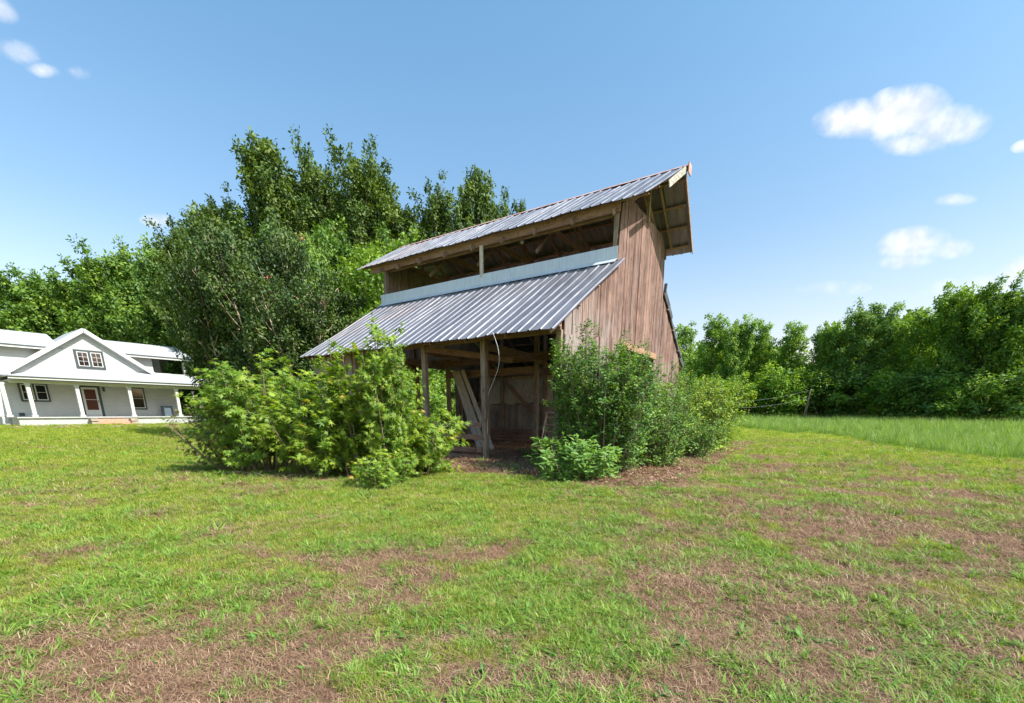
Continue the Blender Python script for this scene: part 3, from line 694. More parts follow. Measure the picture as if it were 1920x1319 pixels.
def window(v0, v1, z0, z1, cols, rows, sashes, u=36.98, tr=.13):
    f = hb('window', 'trim', u - .05, u, v0, v1, z0, z1)
    n = sashes; w = (v1 - v0 - tr * (n + 1)) / n
    for k in range(n):
        a = v0 + tr + k * (w + tr)
        s = hb('sash', 'white', u - .075, u - .051, a, a + w, z0 + tr, z1 - tr, f)
        b = .05; g = MB(); g.box(u - .082 - 37, u - .076 - 37, -(a + w - b), -(a + b), z0 + tr + b, z1 - tr - b); gl = g.build('glass', M['glass'], f)
        mu = MB()
        for c in range(1, cols): x = a + b + (w - 2 * b) * c / cols; mu.box(u - .094 - 37, u - .083 - 37, -x - .010, -x + .010, z0 + tr + b, z1 - tr - b)
        for r in range(1, rows): z = z0 + tr + b + (z1 - z0 - 2 * tr - 2 * b) * r / rows; mu.box(u - .097 - 37, u - .084 - 37, -(a + w - b), -(a + b), z - .010, z + .010)
        mu.build('muntin', M['white'], f)
window(.26, 1.80, 4.21, 5.41, 2, 3, 2)
window(-2.74, -1.39, 1.95, 3.12, 1, 2, 2, tr=.10)
window(2.80, 3.74, 1.49, 3.08, 1, 2, 1, tr=.10)
window(-4.6, -3.72, 2.0, 3.1, 1, 2, 1, tr=.1)
dr = hb('door', 'trim', 36.92, 36.98, .05, 1.20, 1.0, 3.12)
hb('door_panel', 'white', 36.88, 36.919, .20, 1.04, 1.0, 2.95, dr); hb('glass', 'redglass', 36.865, 36.879, .32, .92, 1.45, 2.12, dr); hb('glass', 'redglass', 36.865, 36.879, .32, .92, 2.16, 2.82, dr)
hb('handle', 'trim', 36.84, 36.864, .955, .985, 1.95, 2.1, dr)
hb('wall_lamp', 'trim', 36.86, 36.98, 1.36, 1.46, 2.72, 3.0)
hb('vent', 'trim', 36.94, 36.98, -3.0, -2.75, 1.05, 1.25)
for k in range(3): hb('step', 'brick', 34.84 - .28 * (k + 1), 34.84 - .28 * k, .0, 1.86, GR - .2, .86 - .17 * k)
for v in (-.12, 1.98):
    s = MB(); rg = random.Random(int(v * 10))
    for k in range(3): s.box(34.2 - 37 - .05 * k, 34.80 - 37, -v - .16 - rg.uniform(0, .06), -v + .16 + rg.uniform(0, .05), GR - .1 + .2 * k, GR + .08 + .2 * k)
    s.build('step_pier', M['fstone'], house, bevel=.02)
tag(MB().box(-.3, .3, -.28, .28, 0, .72).add([(-.32, -.3, .72), (.32, -.3, .72), (.32, .3, .72), (-.32, .3, .72), (-.3, -.28, .76), (.3, -.28, .76), (.3, .28, .76), (-.3, .28, .76)], [(3, 2, 1, 0), (4, 5, 6, 7), (0, 1, 5, 4), (1, 2, 6, 5), (2, 3, 7, 6), (3, 0, 4, 7)]).build('utility_box', M['acbox'], bevel=.01), 'dark blue-grey metal box on the porch floor near its right column', 'box')
bpy.data.objects['utility_box'].location = W3(36.3, 4.75, 1.0); bpy.data.objects['utility_box'].rotation_euler = (0, 0, math.atan2(L.y, L.x))

# ------------------------------------------------------------------ leaves and woody plants
SUNV = -np.array(LIGHT); FRONT = np.array([0, -1.0, 0])
def unit(a): return a / np.maximum(np.linalg.norm(a, axis=-1, keepdims=True), 1e-9)
QUAD = (np.array([[0, 0, 0], [.5, .28, .06], [1, 0, -.02], [.5, -.28, .06]], float), np.array([[0, 3, 2, 1]]))
LANCE = (np.array([[0, 0, 0], [.4, .17, .04], [1, 0, -.08], [.4, -.17, .04]], float), np.array([[0, 3, 2, 1]]))
def star():
    v = [(0.0, 0.0, 0.0)]
    tips = [(-100, .62), (-52, .92), (0, 1.0), (52, .92), (100, .62)]
    pts = [(-.02, -.02)]
    for i, (a, r) in enumerate(tips):
        a = math.radians(a); pts.append((.32 + r * .68 * math.cos(a), r * .68 * math.sin(a)))
        if i < 4:
            b = math.radians((tips[i][0] + tips[i + 1][0]) / 2); pts.append((.32 + .15 * math.cos(b), .15 * math.sin(b)))
    V = [(.32, 0, .05)] + [(x, y, -.10 * ((x - .32) ** 2 + y * y) / .4) for x, y in pts]
    n = len(pts); F = [(0, 1 + i, 1 + (i + 1) % n) for i in range(n)]
    return np.array(V), np.array(F)
STAR = star()
def leaves_mesh(name, pos, fwd, nrm, size, tmpl, mat, rng, v=None):
    T, F = tmpl; n = len(pos)
    x = unit(fwd); z = unit(nrm - x * np.sum(nrm * x, -1, keepdims=True)); y = np.cross(z, x)
    P_ = pos[:, None, :] + size[:, None, None] * (T[None, :, 0:1] * x[:, None, :] + T[None, :, 1:2] * y[:, None, :] + T[None, :, 2:3] * z[:, None, :])
    k = len(T); Fc = (F[None] + (np.arange(n) * k)[:, None, None]).reshape(-1, F.shape[1])
    if v is None: v = rng.random(n)
    me = raw_mesh(name, P_.reshape(-1, 3), [Fc], 0, {'v': np.repeat(v, k)})
    me.materials.append(mat); return me
def curve(p0, d0, ln, bend, rng, n=6, wob=.12):
    p = np.array(p0, float); d = unit(np.array(d0, float)); out = [p.copy()]
    for i in range(n):
        d = unit(d + np.array(bend) * (1.0 / n) + rng.normal(0, wob, 3) * (1.0 / n) * 2.2); p = p + d * ln / n; out.append(p.copy())
    return np.array(out)
def tree(seed, Ht, R, mat, bark, base=.25, limbs=46, per=60, leaf=.24, cr=.55, shape='oval', up=.8, tmpl=QUAD, trunks=1, tr=.22, spread=.0, step=.7, vs=1.25, flowers=0):
    rng = np.random.default_rng(seed); mb = MB(); C_ = []
    for ti in range(trunks):
        a = 2 * math.pi * (ti + .3) / trunks
        d0 = np.array([math.cos(a) * spread, math.sin(a) * spread, 1.0])
        tk = curve((.15 * math.cos(a) * (trunks > 1), .15 * math.sin(a) * (trunks > 1), -.2), d0, Ht * .93, (-.2 * d0[0], -.2 * d0[1], .3), rng, 12, .16)
        r0 = tr / math.sqrt(trunks)
        mb.tube(tk, [r0 * (1 - .93 * i / 12) + .01 for i in range(13)], 7)
        nl = limbs // trunks
        for i in range(nl):
            t = base + (1 - base) * ((i + rng.random()) / nl)
            s = (t - base) / (1 - base)
            if shape == 'oval': rr = math.sqrt(max(0.04, 1 - (2 * (s * .86 + .10) - 1) ** 2)) * (1.05 - .25 * s)
            elif shape == 'cone': rr = (1 - s) ** .75 * .95 + .1
            elif shape == 'top': rr = math.sin(math.pi * min(1, .18 + s * .72)) ** .8
            else: rr = .75 + .25 * math.sin(s * 7)
            f = t * 12; k = min(int(f), 11); p = tk[k] + (tk[k + 1] - tk[k]) * (f - k)
            az = i * 2.39996 + rng.normal(0, .3); reach = R * rr * rng.uniform(.6, 1.12) * (1 if trunks == 1 else .75)
            upk = up * (.5 + .9 * s)
            c = curve(p, (math.cos(az), math.sin(az), upk * .8), reach * math.sqrt(1 + upk * upk * .6), (0, 0, upk * .8), rng, 6, .22)
            mb.tube(c[:6], [max(.012, .05 * (1 - s * .6) * (1 - j / 6.5) * (R / 4)) for j in range(6)], 4)
            ln = np.linalg.norm(c[-1] - p); m = max(2, int(ln / step))
            for j in range(m):
                q = .30 + .72 * (j + rng.random() * .6) / m; q = min(q, 1.0); ff = q * 6; kk = min(int(ff), 5)
                cc = c[kk] + (c[kk + 1] - c[kk]) * (ff - kk) + rng.normal(0, .18, 3)
                C_.append((*cc, cr * rng.uniform(.65, 1.25) * (1.1 - .35 * q)))
    C_ = np.array(C_); m = len(C_); n = m * per
    cen = np.repeat(C_[:, :3], per, 0); rad = np.repeat(C_[:, 3], per)
    dirs = unit(rng.normal(0, 1, (n, 3))); rr = rng.random(n) ** .5
    off = dirs * (rad * rr)[:, None]; off[:, 2] *= vs * .8; pos = cen + off
    ax = np.stack([np.zeros(n), np.zeros(n), pos[:, 2]], 1)
    nrm = unit(dirs * .9 + unit(pos - ax) * .5 + np.array([0, 0, .5]) + SUNV * .6 + rng.normal(0, .45, (n, 3)))
    fwd = unit(rng.normal(0, 1, (n, 3)) + dirs * .8 + np.array([0, 0, -.25]))
    cv = np.repeat(rng.random(m), per); v = np.clip(.5 * cv + .5 * rng.random(n), 0, 1)
    sz = leaf * rng.uniform(.6, 1.35, n)
    top = float(np.percentile(pos[:, 2], 99.8)); hi = pos[pos[:, 2] > top * .93]; off = (float(hi[:, 0].mean()), float(hi[:, 1].mean()))
    crown = leaves_mesh('crown', pos, fwd, nrm, sz, tmpl, mat, rng, v)
    me = bpy.data.meshes.new('trunk'); me.from_pydata(mb.v, [], mb.f); me.materials.append(bark); me.polygons.foreach_set('use_smooth', [True] * len(me.polygons)); me.update()
    fl = None
    if flowers:
        idx = np.argsort(-(C_[:, 2] + np.hypot(C_[:, 0], C_[:, 1]) * .5))[:m // 2]; pick = rng.choice(idx, flowers, False); k = 30
        cen = np.repeat(C_[pick, :3] + unit(C_[pick, :3] - np.array([0, 0, Ht * .5])) * .5, k, 0); pos = cen + rng.normal(0, .13, (len(cen), 3))
        fl = leaves_mesh('blossom', pos, rng.normal(0, 1, pos.shape), rng.normal(0, 1, pos.shape), rng.uniform(.05, .11, len(pos)), QUAD, M['flower'], rng)
    return dict(trunk=me, crown=crown, H=top, blossom=fl, off=off)
def shrub(seed, stems, Hh, spread, mat, tmpl, leaf, twigs=9, per=16, twl=.5, cover=(0.15, 1.0), bend=(0, 0, .4), droop=.0, base_r=.25, lean=(0, 0), hfun=None, updir=.45, jitter=.03, thick=.012):
    rng = np.random.default_rng(seed); mb = MB(); pos = []; fw = []; nr = []; vv = []
    for i in range(stems):
        az = i * 2.39996 + rng.normal(0, .4); q = math.sqrt((i + .5) / stems)
        tilt = spread * q * rng.uniform(.7, 1.2); h = Hh * rng.uniform(.75, 1.08) * (1.0 - .28 * q) * (hfun(az) if hfun else 1)
        b = (base_r * q * math.cos(az), base_r * q * math.sin(az), -.05)
        c = curve(b, (math.cos(az) * tilt + lean[0], math.sin(az) * tilt + lean[1], 1), h * math.sqrt(1 + tilt * tilt), bend, rng, 8, .14)
        mb.tube(c, [thick * 1.6 * (1 - .85 * j / 8) + .002 for j in range(9)], 5)
        sv = rng.random() * .35
        for t in range(twigs):
            s = cover[0] + (cover[1] - cover[0]) * (t + rng.random()) / twigs; f = s * 8; k = min(int(f), 7); p = c[k] + (c[k + 1] - c[k]) * (f - k)
            axd = unit(c[k + 1] - c[k]); a2 = rng.random() * 6.283
            side = unit(np.cross(axd, np.array([math.cos(a2), math.sin(a2), .3]))); l2 = twl * rng.uniform(.5, 1.25) * (1.1 - .5 * s)
            tw = curve(p, side + axd * updir, l2, (0, 0, .25 - droop), rng, 4, .2)
            mb.tube(tw, [.004, .0035, .003, .0025, .0015], 3)
            m = per
            ss = (np.arange(m) + rng.random(m)) / m; ff = np.clip(.12 + .9 * ss, 0, .999) * 4; kk = ff.astype(int)
            pp = tw[kk] + (tw[kk + 1] - tw[kk]) * (ff - kk)[:, None]; td = unit(tw[kk + 1] - tw[kk])
            sd = unit(np.cross(td, np.array([0, 0, 1.0])) + 1e-6) * np.where(np.arange(m) % 2 == 0, 1, -1)[:, None]
            fd = unit(sd * .9 + td * .6 + rng.normal(0, .35, (m, 3)) + np.array([0, 0, -.15 - droop]))
            outw = unit(pp - np.array([0, 0, Hh * .45])) * .45
            nn = unit(np.array([0, 0, .55]) + outw * 1.3 + SUNV * .55 + FRONT * .25 + rng.normal(0, .42, (m, 3)))
            pos.append(pp + rng.normal(0, jitter, (m, 3))); fw.append(fd); nr.append(nn)
            vv.append(np.clip(sv + rng.random(m) * .5 + .22 * ss, 0, 1))
    pos = np.vstack(pos); fw = np.vstack(fw); nr = np.vstack(nr); vv = np.concatenate(vv)
    ok = pos[:, 2] > .01; pos, fw, nr, vv = pos[ok], fw[ok], nr[ok], vv[ok]
    me = leaves_mesh('foliage', pos, fw, nr, leaf * rng.uniform(.55, 1.25, len(pos)), tmpl, mat, rng, vv)
    sm = bpy.data.meshes.new('stem'); sm.from_pydata(mb.v, [], mb.f); sm.materials.append(M['twig']); sm.update()
    return dict(trunk=sm, crown=me, H=Hh)
def put(kind, t, x, y, rz, sc, label, cat='tree', group=None, names=('trunk', 'crown'), sz=None, z=None):
    if not isinstance(sc, tuple): sc = (sc, sc, sc)
    e = empty(kind, (x, y, (tz(x, y) if z is None else z) - .02), rz, label=label, cat=cat, group=group); e.scale = sc
    for nm, key in zip(names, ('trunk', 'crown')): link_mesh(nm, t[key], e)
    if t.get('blossom'): link_mesh('blossom', t['blossom'], e)
    return e
# templates
T_oakA = tree(1, 20, 6.6, M['l_oak'], M['bark'], .22, 74, 50, .29, .60, 'cone', 1.1, tr=.3, step=.6)
T_oakB = tree(2, 20, 5.8, M['l_oak'], M['bark'], .2, 66, 50, .29, .60, 'top', 1.2, tr=.3, step=.6)
T_broA = tree(3, 12, 5.2, M['l_deep'], M['bark'], .12, 60, 60, .27, .62, 'oval', .8, tr=.24, step=.62)
T_broB = tree(4, 12, 5.0, M['l_deep'], M['bark'], .10, 58, 60, .27, .62, 'top', .9, tr=.24, step=.62)
T_popA = tree(5, 12, 3.3, M['l_poplar'], M['bark'], .10, 40, 50, .25, .52, 'oval', 1.3, tr=.17, step=.55)
T_popB = tree(6, 12, 4.6, M['l_poplar'], M['bark'], .10, 60, 60, .27, .62, 'top', 1.0, tr=.22, step=.6)
T_brt = tree(7, 8, 3.4, M['l_bright'], M['bark'], .12, 44, 60, .2, .5, 'oval', .9, tr=.15, step=.5)
T_crpA = tree(8, 9, 3.6, M['l_crepe'], M['bark_pale'], .16, 120, 60, .165, .45, 'oval', .9, trunks=5, tr=.20, spread=.26, step=.40, flowers=5)
T_crpB = tree(9, 8, 3.3, M['l_crepe'], M['bark_pale'], .22, 105, 60, .155, .45, 'oval', .8, trunks=5, tr=.17, spread=.30, step=.40, flowers=3)
T_und = tree(10, 3.2, 2.3, M['l_deep'], M['bark'], .03, 34, 60, .17, .42, 'oval', .6, tr=.07, step=.42)
T_undB = tree(11, 3.4, 2.2, M['l_poplar'], M['bark'], .03, 34, 60, .17, .42, 'oval', .7, tr=.07, step=.42)
def spot(px, D):
    t = math.atan2((px - 960) / 850.0, 1.0); return D * math.sin(t), D * math.cos(t)
def plant(kind, t, px, D, Y, label, wide=1.0, group=None, rz=None, **k):
    """px, Y: where the crown's top is seen; D: distance from the viewpoint"""
    c_, s_ = math.cos(math.radians(14.2)), math.sin(math.radians(14.2)); r_ = (983 - Y) / 824.0; pb = px
    for _ in range(4):
        x, y = spot(pb, D); h = y * (r_ * c_ - s_) / (c_ + r_ * s_); pb = 960 + (px - 960) * (1 - h * s_ / (y * c_))
    x, y = spot(pb, D); g = tz(x, y); Hh = CAM_H - g + h; s = Hh / t['H']; w = s * wide
    rz = (px * 1.37 + D) % 6.28 if rz is None else rz; ox, oy = t['off']; q = .8 * w
    x -= q * (ox * math.cos(rz) - oy * math.sin(rz)); y -= q * (ox * math.sin(rz) + oy * math.cos(rz))
    put(kind, t, x, y, rz, (w, w, s), label, group=group, **k)
GL = 'trees behind the farmhouse'; GC = 'tall trees behind the barn'; GRt = 'trees along the far side of the field'
for t, px, D, Y, w, lab in ((T_broA, -60, 62, 515, 1.15, 'dark broadleaf tree cut by the left edge of the photo, behind the house'), (T_broB, 18, 60, 514, 1.1, 'dark broadleaf tree above the left part of the house roof'),
    (T_broA, 85, 60, 514, 1.05, 'dark broadleaf tree above the left slope of the house gable'), (T_broB, 150, 62, 524, 1.0, 'low dark tree just right of the house gable peak'), (T_broA, 205, 56, 474, 1.0, 'green tree rising above the right part of the house roof'),
    (T_broB, 266, 56, 462, .95, 'rounded green tree behind the right end of the house'), (T_broA, 318, 56, 458, .9, 'leafy tree filling the gap between house and crepe myrtle'), (T_broA, 240, 64, 520, 1.3, 'wide dark tree at the back, filling in between the two green trees')):
    plant('broadleaf_tree', t, px, D, Y, lab, w, GL)
for t, px, D, Y, w, rz, lab in ((T_oakB, 338, 50, 412, .95, 1.5, 'lowest of the tall group at its far left, dark crown'), (T_oakA, 385, 47, 385, .95, 0, 'tall tree forming the left shoulder of the big group'), (T_oakB, 440, 48, 370, .85, .5, 'tall tree between the left shoulder and the tallest tree'),
    (T_oakA, 495, 45, 264, .95, 1.0, 'tallest tree, pointed top, highest of all the crowns'), (T_oakB, 535, 50, 350, .9, 2.1, 'tall tree between the tallest tree and its right-hand neighbour, set back'), (T_oakB, 575, 46, 276, .82, 4.0, 'tall tree in the middle of the big group, just right of the tallest'),
    (T_oakA, 620, 48, 362, .9, 5.0, 'tall tree filling the dip left of the ragged rounded top'), (T_oakB, 668, 43, 272, .9, 3.3, 'tall tree with ragged rounded top left of the barn ridge'), (T_oakA, 708, 47, 330, .9, 2.0, 'tree on the right flank of the ragged rounded top'),
    (T_oakA, 755, 46, 392, .95, 0, 'shorter pointed tree directly above the left end of the barn roof'), (T_oakB, 822, 46, 346, .85, 1, 'ragged tree rising behind the barn roof, left of its neighbour'), (T_oakA, 890, 46, 324, .78, 4.2, 'spired tree rising highest above the barn ridge'),
    (T_oakB, 932, 50, 362, .7, 3, 'tree just right of the spired tree, half hidden by the barn ridge'), (T_oakA, 980, 50, 382, .35, 2, 'tree of which only the tip shows above the middle of the barn ridge')):
    plant('tall_tree', t, px, D, Y, lab, w, GC, rz=rz)
plant('broadleaf_tree', T_broB, 620, 38, 430, 'dark leafy tree below the ragged tall tree, left of the barn', .85)
plant('broadleaf_tree', T_broA, 560, 36, 440, 'dark leafy tree directly behind the pale forked trunks', .8)
plant('bright_tree', T_brt, 712, 33, 462, 'yellow-green tree beside the left tip of the upper barn roof', 1.0)
plant('bright_tree', T_brt, 655, 27, 585, 'bright green young tree behind the left end of the lower barn roof', .9)
plant('broadleaf_tree', T_broA, 760, 36, 440, 'leafy tree seen through the far end of the barn', .8)
plant('crepe_myrtle', T_crpA, 470, 23.5, 425, 'multi-trunk crepe myrtle with dull dark leaves and a few pink blossoms', .82, rz=.4)
plant('crepe_myrtle', T_crpB, 568, 21.5, 520, 'smaller crepe myrtle with pale forked trunks just left of the barn eave', 1.05, rz=1.2)
plant('crepe_myrtle', T_crpB, 395, 26, 465, 'dark crepe myrtle leaning over the right end of the house', .72, rz=2.9)
# right-hand side
for px, D, hh, t, w, lab in ((1285, 60, 606, T_popA, 1.1, 'slim tree just right of the barn wall, mostly behind the rear bush'),
    (1345, 62, 590, T_popA, 1.1, 'slim upright tree left of centre in the thin row past the barn'), (1395, 60, 592, T_popB, .75, 'bushy upright tree in the middle of the thin row past the barn'),
    (1432, 61, 600, T_popA, .9, 'narrow tree with sky showing through it'), (1492, 60, 603, T_popA, 1.15, 'rightmost tree of the thin row, left of the notch of sky'),
    (1562, 58, 604, T_popB, .8, 'tree just right of the notch of sky, behind the leaning pole'), (1640, 57, 566, T_broB, .95, 'broad rounded tree, first of the big ones right of the pole'),
    (1692, 56, 590, T_popB, .85, 'lighter green tree between the two biggest on the right'), (1740, 54, 578, T_popA, 1.1, 'ragged slim tree at the left foot of the biggest tree on the right'),
    (1810, 52, 532, T_popB, .9, 'tall tree with yellow-green top near the right edge of the photo'), (1872, 50, 524, T_broB, 1.0, 'biggest dark tree at the right edge of the photo'), (1950, 50, 545, T_popB, 1.1, 'tree cut off by the right edge of the photo')):
    plant('field_edge_tree', t, px, D, hh, lab, w, GRt)
for px, D, hh, t, w, lab in ((1245, 52, 700, T_und, 1.3, 'undergrowth bush hidden mostly behind the barn corner'), (1330, 56, 705, T_und, 1.3, 'dark low bush directly behind the rear feathery bush'), (1395, 55, 700, T_undB, 1.4, 'pale rounded bush below the thin trees, right of the rear bush'), (1450, 56, 680, T_undB, 1.3, 'silvery green bush left of the leaning pole'),
    (1500, 57, 700, T_und, 1.4, 'dark bush directly behind the leaning pole'), (1560, 55, 690, T_und, 1.4, 'dark bush just right of the leaning pole and its stay'), (1615, 54, 690, T_und, 1.4, 'dark bush under the broad rounded tree'),
    (1672, 53, 688, T_undB, 1.3, 'lighter bush right of the broad rounded tree'), (1735, 51, 690, T_und, 1.4, 'bush under the lighter green tree'), (1800, 50, 685, T_und, 1.4, 'bush under the tree with yellow-green top'), (1862, 49, 690, T_undB, 1.3, 'bush under the biggest dark tree'), (1925, 48, 690, T_und, 1.4, 'bush at the right edge of the photo, at the far side of the field')):
    plant('wood_edge_bush', t, px, D, hh, lab, w, 'bushes along the foot of the wood', cat='bush')
for px, D, hh, t, w, lab in ((372, 54, 690, T_und, 1.2, 'dark bush behind the right end of the porch'), (430, 27, 705, T_und, 1.2, 'dark bush under the crepe myrtle, behind the left thicket'), (520, 26, 700, T_undB, 1.2, 'green bush between the two crepe myrtle trunks and the barn'), (590, 27, 700, T_undB, 1.1, 'green bush just past the far end of the barn'), (655, 30, 700, T_undB, 1.2, 'bush seen through the barn bay beside the leftmost post'), (720, 27, 700, T_undB, 1.2, 'sunlit bush seen through the barn between the middle posts'), (790, 28, 698, T_undB, 1.2, 'sunlit bush framed by the far barn doorway'), (840, 31, 695, T_und, 1.2, 'dark bush at the right side of the far barn doorway')):
    plant('undergrowth_bush', t, px, D, hh, lab, w, 'bushes behind the barn', cat='bush')
# far wood closing the view
def far_wood():
    rng = np.random.default_rng(77); pos = []
    for lo, hi, D0, D1, hh in ((-62, -19, 66, 74, 10.5), (-19, 8, 58, 66, 10), (20, 31, 70, 78, 10.0), (31.0, 33.5, 66, 76, 7.0), (33.5, 62, 62, 74, 10.0)):
        n = int((hi - lo) * 900)
        a = np.radians(rng.uniform(lo, hi, n)); D = rng.uniform(D0, D1, n); h = hh * (.75 + .4 * fbm(a * 60, a * 0 + 2, 1, 8, 3)) * rng.random(n) ** .6
        pos.append(np.stack([D * np.sin(a), D * np.cos(a), h], 1))
    pos = np.vstack(pos); n = len(pos); pos[:, 2] += terrain(pos[:, 0], pos[:, 1])
    back = -unit(pos * np.array([1, 1, 0]))
    me = leaves_mesh('far_wood', pos, rng.normal(0, 1, (n, 3)), back + rng.normal(0, .8, (n, 3)) + np.array([0, 0, .7]), rng.uniform(.5, 1.0, n), QUAD, M['l_deep'], rng, np.clip(vnoise(pos[:, 0] * .8, pos[:, 1] * .8 + pos[:, 2], 4) * .7 + rng.random(n) * .3, 0, 1))
    tag(link_mesh('far_wood', me), 'dark mass of woodland leaves filling the gaps behind the trees', 'woodland', kind='stuff')
far_wood()

# ------------------------------------------------------------------ bushes round the barn
def bush(kind, t, x, y, rz, sc, label, group=None): return put(kind, t, x, y, rz, sc, label, 'bush', group, ('stem', 'foliage'))
GB = 'overgrown saplings along the front of the barn'
S1 = shrub(101, 30, 2.6, .62, M['l_gum'], STAR, .145, 15, 15, .62, base_r=.45)
bush('sweetgum_bush', S1, -5.45, 9.8, 0, (1, 1, .98), 'large spreading sweetgum thicket left of the barn, its star leaves lit yellow-green', GB)
S2 = shrub(102, 22, 2.0, .62, M['l_gum'], STAR, .145, 14, 15, .55, base_r=.4)
bush('sweetgum_bush', S2, -3.95, 9.2, 1.0, (1, 1, 1.0), 'rounded middle sweetgum bush in front of the far barn bays', GB)
S3 = shrub(103, 20, 3.0, .20, M['l_gum'], STAR, .145, 18, 14, .5, base_r=.28, cover=(.04, 1))
bush('sweetgum_bush', S3, -2.3, 8.5, 0, (.72, .72, 1.04), 'tallest upright sweetgum sapling overlapping the metal roof edge', GB)
S4 = shrub(104, 17, 2.9, .24, M['l_gum'], STAR, .145, 17, 14, .48, base_r=.3, cover=(.04, 1))
bush('sweetgum_bush', S4, -3.1, 8.9, 2.0, (.8, .8, .95), 'upright sweetgum sapling between the tallest one and the rounded bush', GB)
S5 = shrub(105, 13, 1.35, .75, M['l_gum'], STAR, .145, 12, 14, .5, base_r=.3, cover=(.04, 1))
bush('sweetgum_bush', S5, -1.85, 9.05, .5, (1, 1, 1), 'low sweetgum bush in front of the board gate', GB)
S5b = shrub(115, 5, 1.7, .2, M['l_gum'], STAR, .145, 10, 10, .4, base_r=.2, cover=(.3, 1))
bush('sweetgum_bush', S5b, -2.15, 9.35, .5, (1, 1, 1), 'thin taller sweetgum shoots climbing beside the barn posts', GB)
S5c = shrub(116, 9, .8, .8, M['l_gum'], STAR, .11, 9, 12, .35, base_r=.3, cover=(.04, 1))
bush('sweetgum_bush', S5c, -2.3, 7.85, .5, (1, 1, .8), 'knee-high sweetgum sprouts spilling onto the grass below the tallest sapling', GB)
S6 = shrub(106, 12, 1.7, .85, M['l_gum_red'], STAR, .10, 10, 12, .5, base_r=.3, cover=(.12, 1), lean=(-.35, 0), thick=.014)
bush('turning_bush', S6, -6.15, 9.9, 0, (1, 1, 1), 'sparse bush with reddish turning leaves at the left end of the thicket', None)
S7 = shrub(107, 52, 3.0, .38, M['l_privet'], QUAD, .062, 24, 34, .55, base_r=.5, cover=(.05, 1), updir=.7)
GP = 'privet bushes against the gable wall'
bush('privet_bush', S7, 1.95, 9.35, 0, (1.02, 1.0, .98), 'large dense privet bush at the near corner of the barn', GP)
S8 = shrub(108, 22, 3.45, .15, M['l_privet'], QUAD, .062, 38, 26, .32, base_r=.35, cover=(.2, 1), updir=.9)
bush('privet_bush', S8, 1.7, 9.95, 0, (1.2, 1.2, .98), 'tall upright privet shoots rising against the corner boards', GP)
S9 = shrub(109, 26, 2.0, .45, M['l_privet'], QUAD, .06, 20, 30, .5, base_r=.5, cover=(.04, 1), updir=.6)
bush('privet_bush', S9, 3.35, 10.75, 0, (1, 1, 1.0), 'privet bush under the barn doorway, between corner bush and rear bush', GP)
S9b = shrub(119, 12, 2.9, .2, M['l_privet'], QUAD, .06, 24, 20, .34, base_r=.4, cover=(.3, 1), updir=.8)
bush('privet_bush', S9b, 4.3, 12.6, 0, (1, 1, .95), 'thin privet shoots at the right side of the gable doorway', GP)
# three arching shoots reaching left over the opening
rg = np.random.default_rng(5)
def shoots(name, starts, label):
    mb = MB(); pos = []; fw = []; nr = []
    for (p, d, ln) in starts:
        c = curve(p, d, ln, (0, 0, -.15), rg, 8, .08); mb.tube(c, [.008 * (1 - .8 * j / 8) for j in range(9)], 4)
        m = int(ln * 110); ff = np.sort(rg.random(m)) ** .8 * 7.99; kk = ff.astype(int); pp = c[kk] + (c[kk + 1] - c[kk]) * (ff - kk)[:, None]; td = unit(c[kk + 1] - c[kk])
        pos.append(pp + rg.normal(0, .018, (m, 3))); fw.append(unit(td * .5 + rg.normal(0, .7, (m, 3)))); nr.append(unit(rg.normal(0, .5, (m, 3)) + np.array([0, 0, 1.])))
    e = empty(name, (0, 0, 0), label=label, cat='bush')
    mb.build('stem', M['twig'], e); pos = np.vstack(pos); me = leaves_mesh('foliage', pos, np.vstack(fw), np.vstack(nr), rg.uniform(.035, .07, len(pos)), QUAD, M['l_privet'], rg, rg.uniform(.4, 1, len(pos))); link_mesh('foliage', me, e)
shoots('arching_shoots', [((1.75, 9.3, 1.0), (-1, -.05, .55), 1.25), ((1.6, 9.4, 1.2), (-.7, -.05, .9), 1.15), ((1.5, 9.5, 1.7), (-.45, 0, 1), 1.1), ((1.5, 9.3, .7), (-1, 0, .35), .9)], 'long thin privet shoots arching left across the barn opening')
S10 = shrub(110, 16, .85, .95, M['l_nand'], LANCE, .13, 12, 16, .38, base_r=.3, cover=(.04, 1))
bush('lance_leaf_bush', S10, 1.22, 8.35, 0, (1.15, 1, 1), 'low bright green bush with long narrow leaves beside the barn opening')
S11 = shrub(111, 30, 2.6, .62, M['l_lime'], QUAD, .085, 22, 30, .75, base_r=.6, cover=(.04, 1), updir=.5, droop=.25)
bush('rear_bush', S11, 6.35, 15.2, 0, (.98, .98, 1.03), 'feathery yellow-green bush past the rear corner of the gable wall')
S12 = shrub(112, 20, 1.3, .6, M['l_privet'], QUAD, .065, 14, 26, .5, base_r=.5, cover=(.03, 1))
bush('rear_bush', S12, 5.15, 13.0, 0, (1, 1, 1), 'knee-high dark bush at the foot of the feathery yellow-green bush')
bush('rear_bush', S12, 7.3, 16.4, 2, (.8, .8, .7), 'low bush at the right foot of the feathery yellow-green bush')
# weeds inside the barn doorway
S13 = shrub(113, 10, .38, 1.0, M['l_privet'], QUAD, .07, 6, 12, .2, base_r=.5, cover=(.1, 1))
bush('weed_clump', S13, *W3(1.25, 1.6, 0)[:2], 0, (1, 1, 1), 'small blue-green weed clump on the dirt in the barn opening')
bush('weed_clump', S13, *W3(.7, 2.4, 0)[:2], 2, (1, 1, .8), 'smaller weed clump behind the first, near the barn corner post')

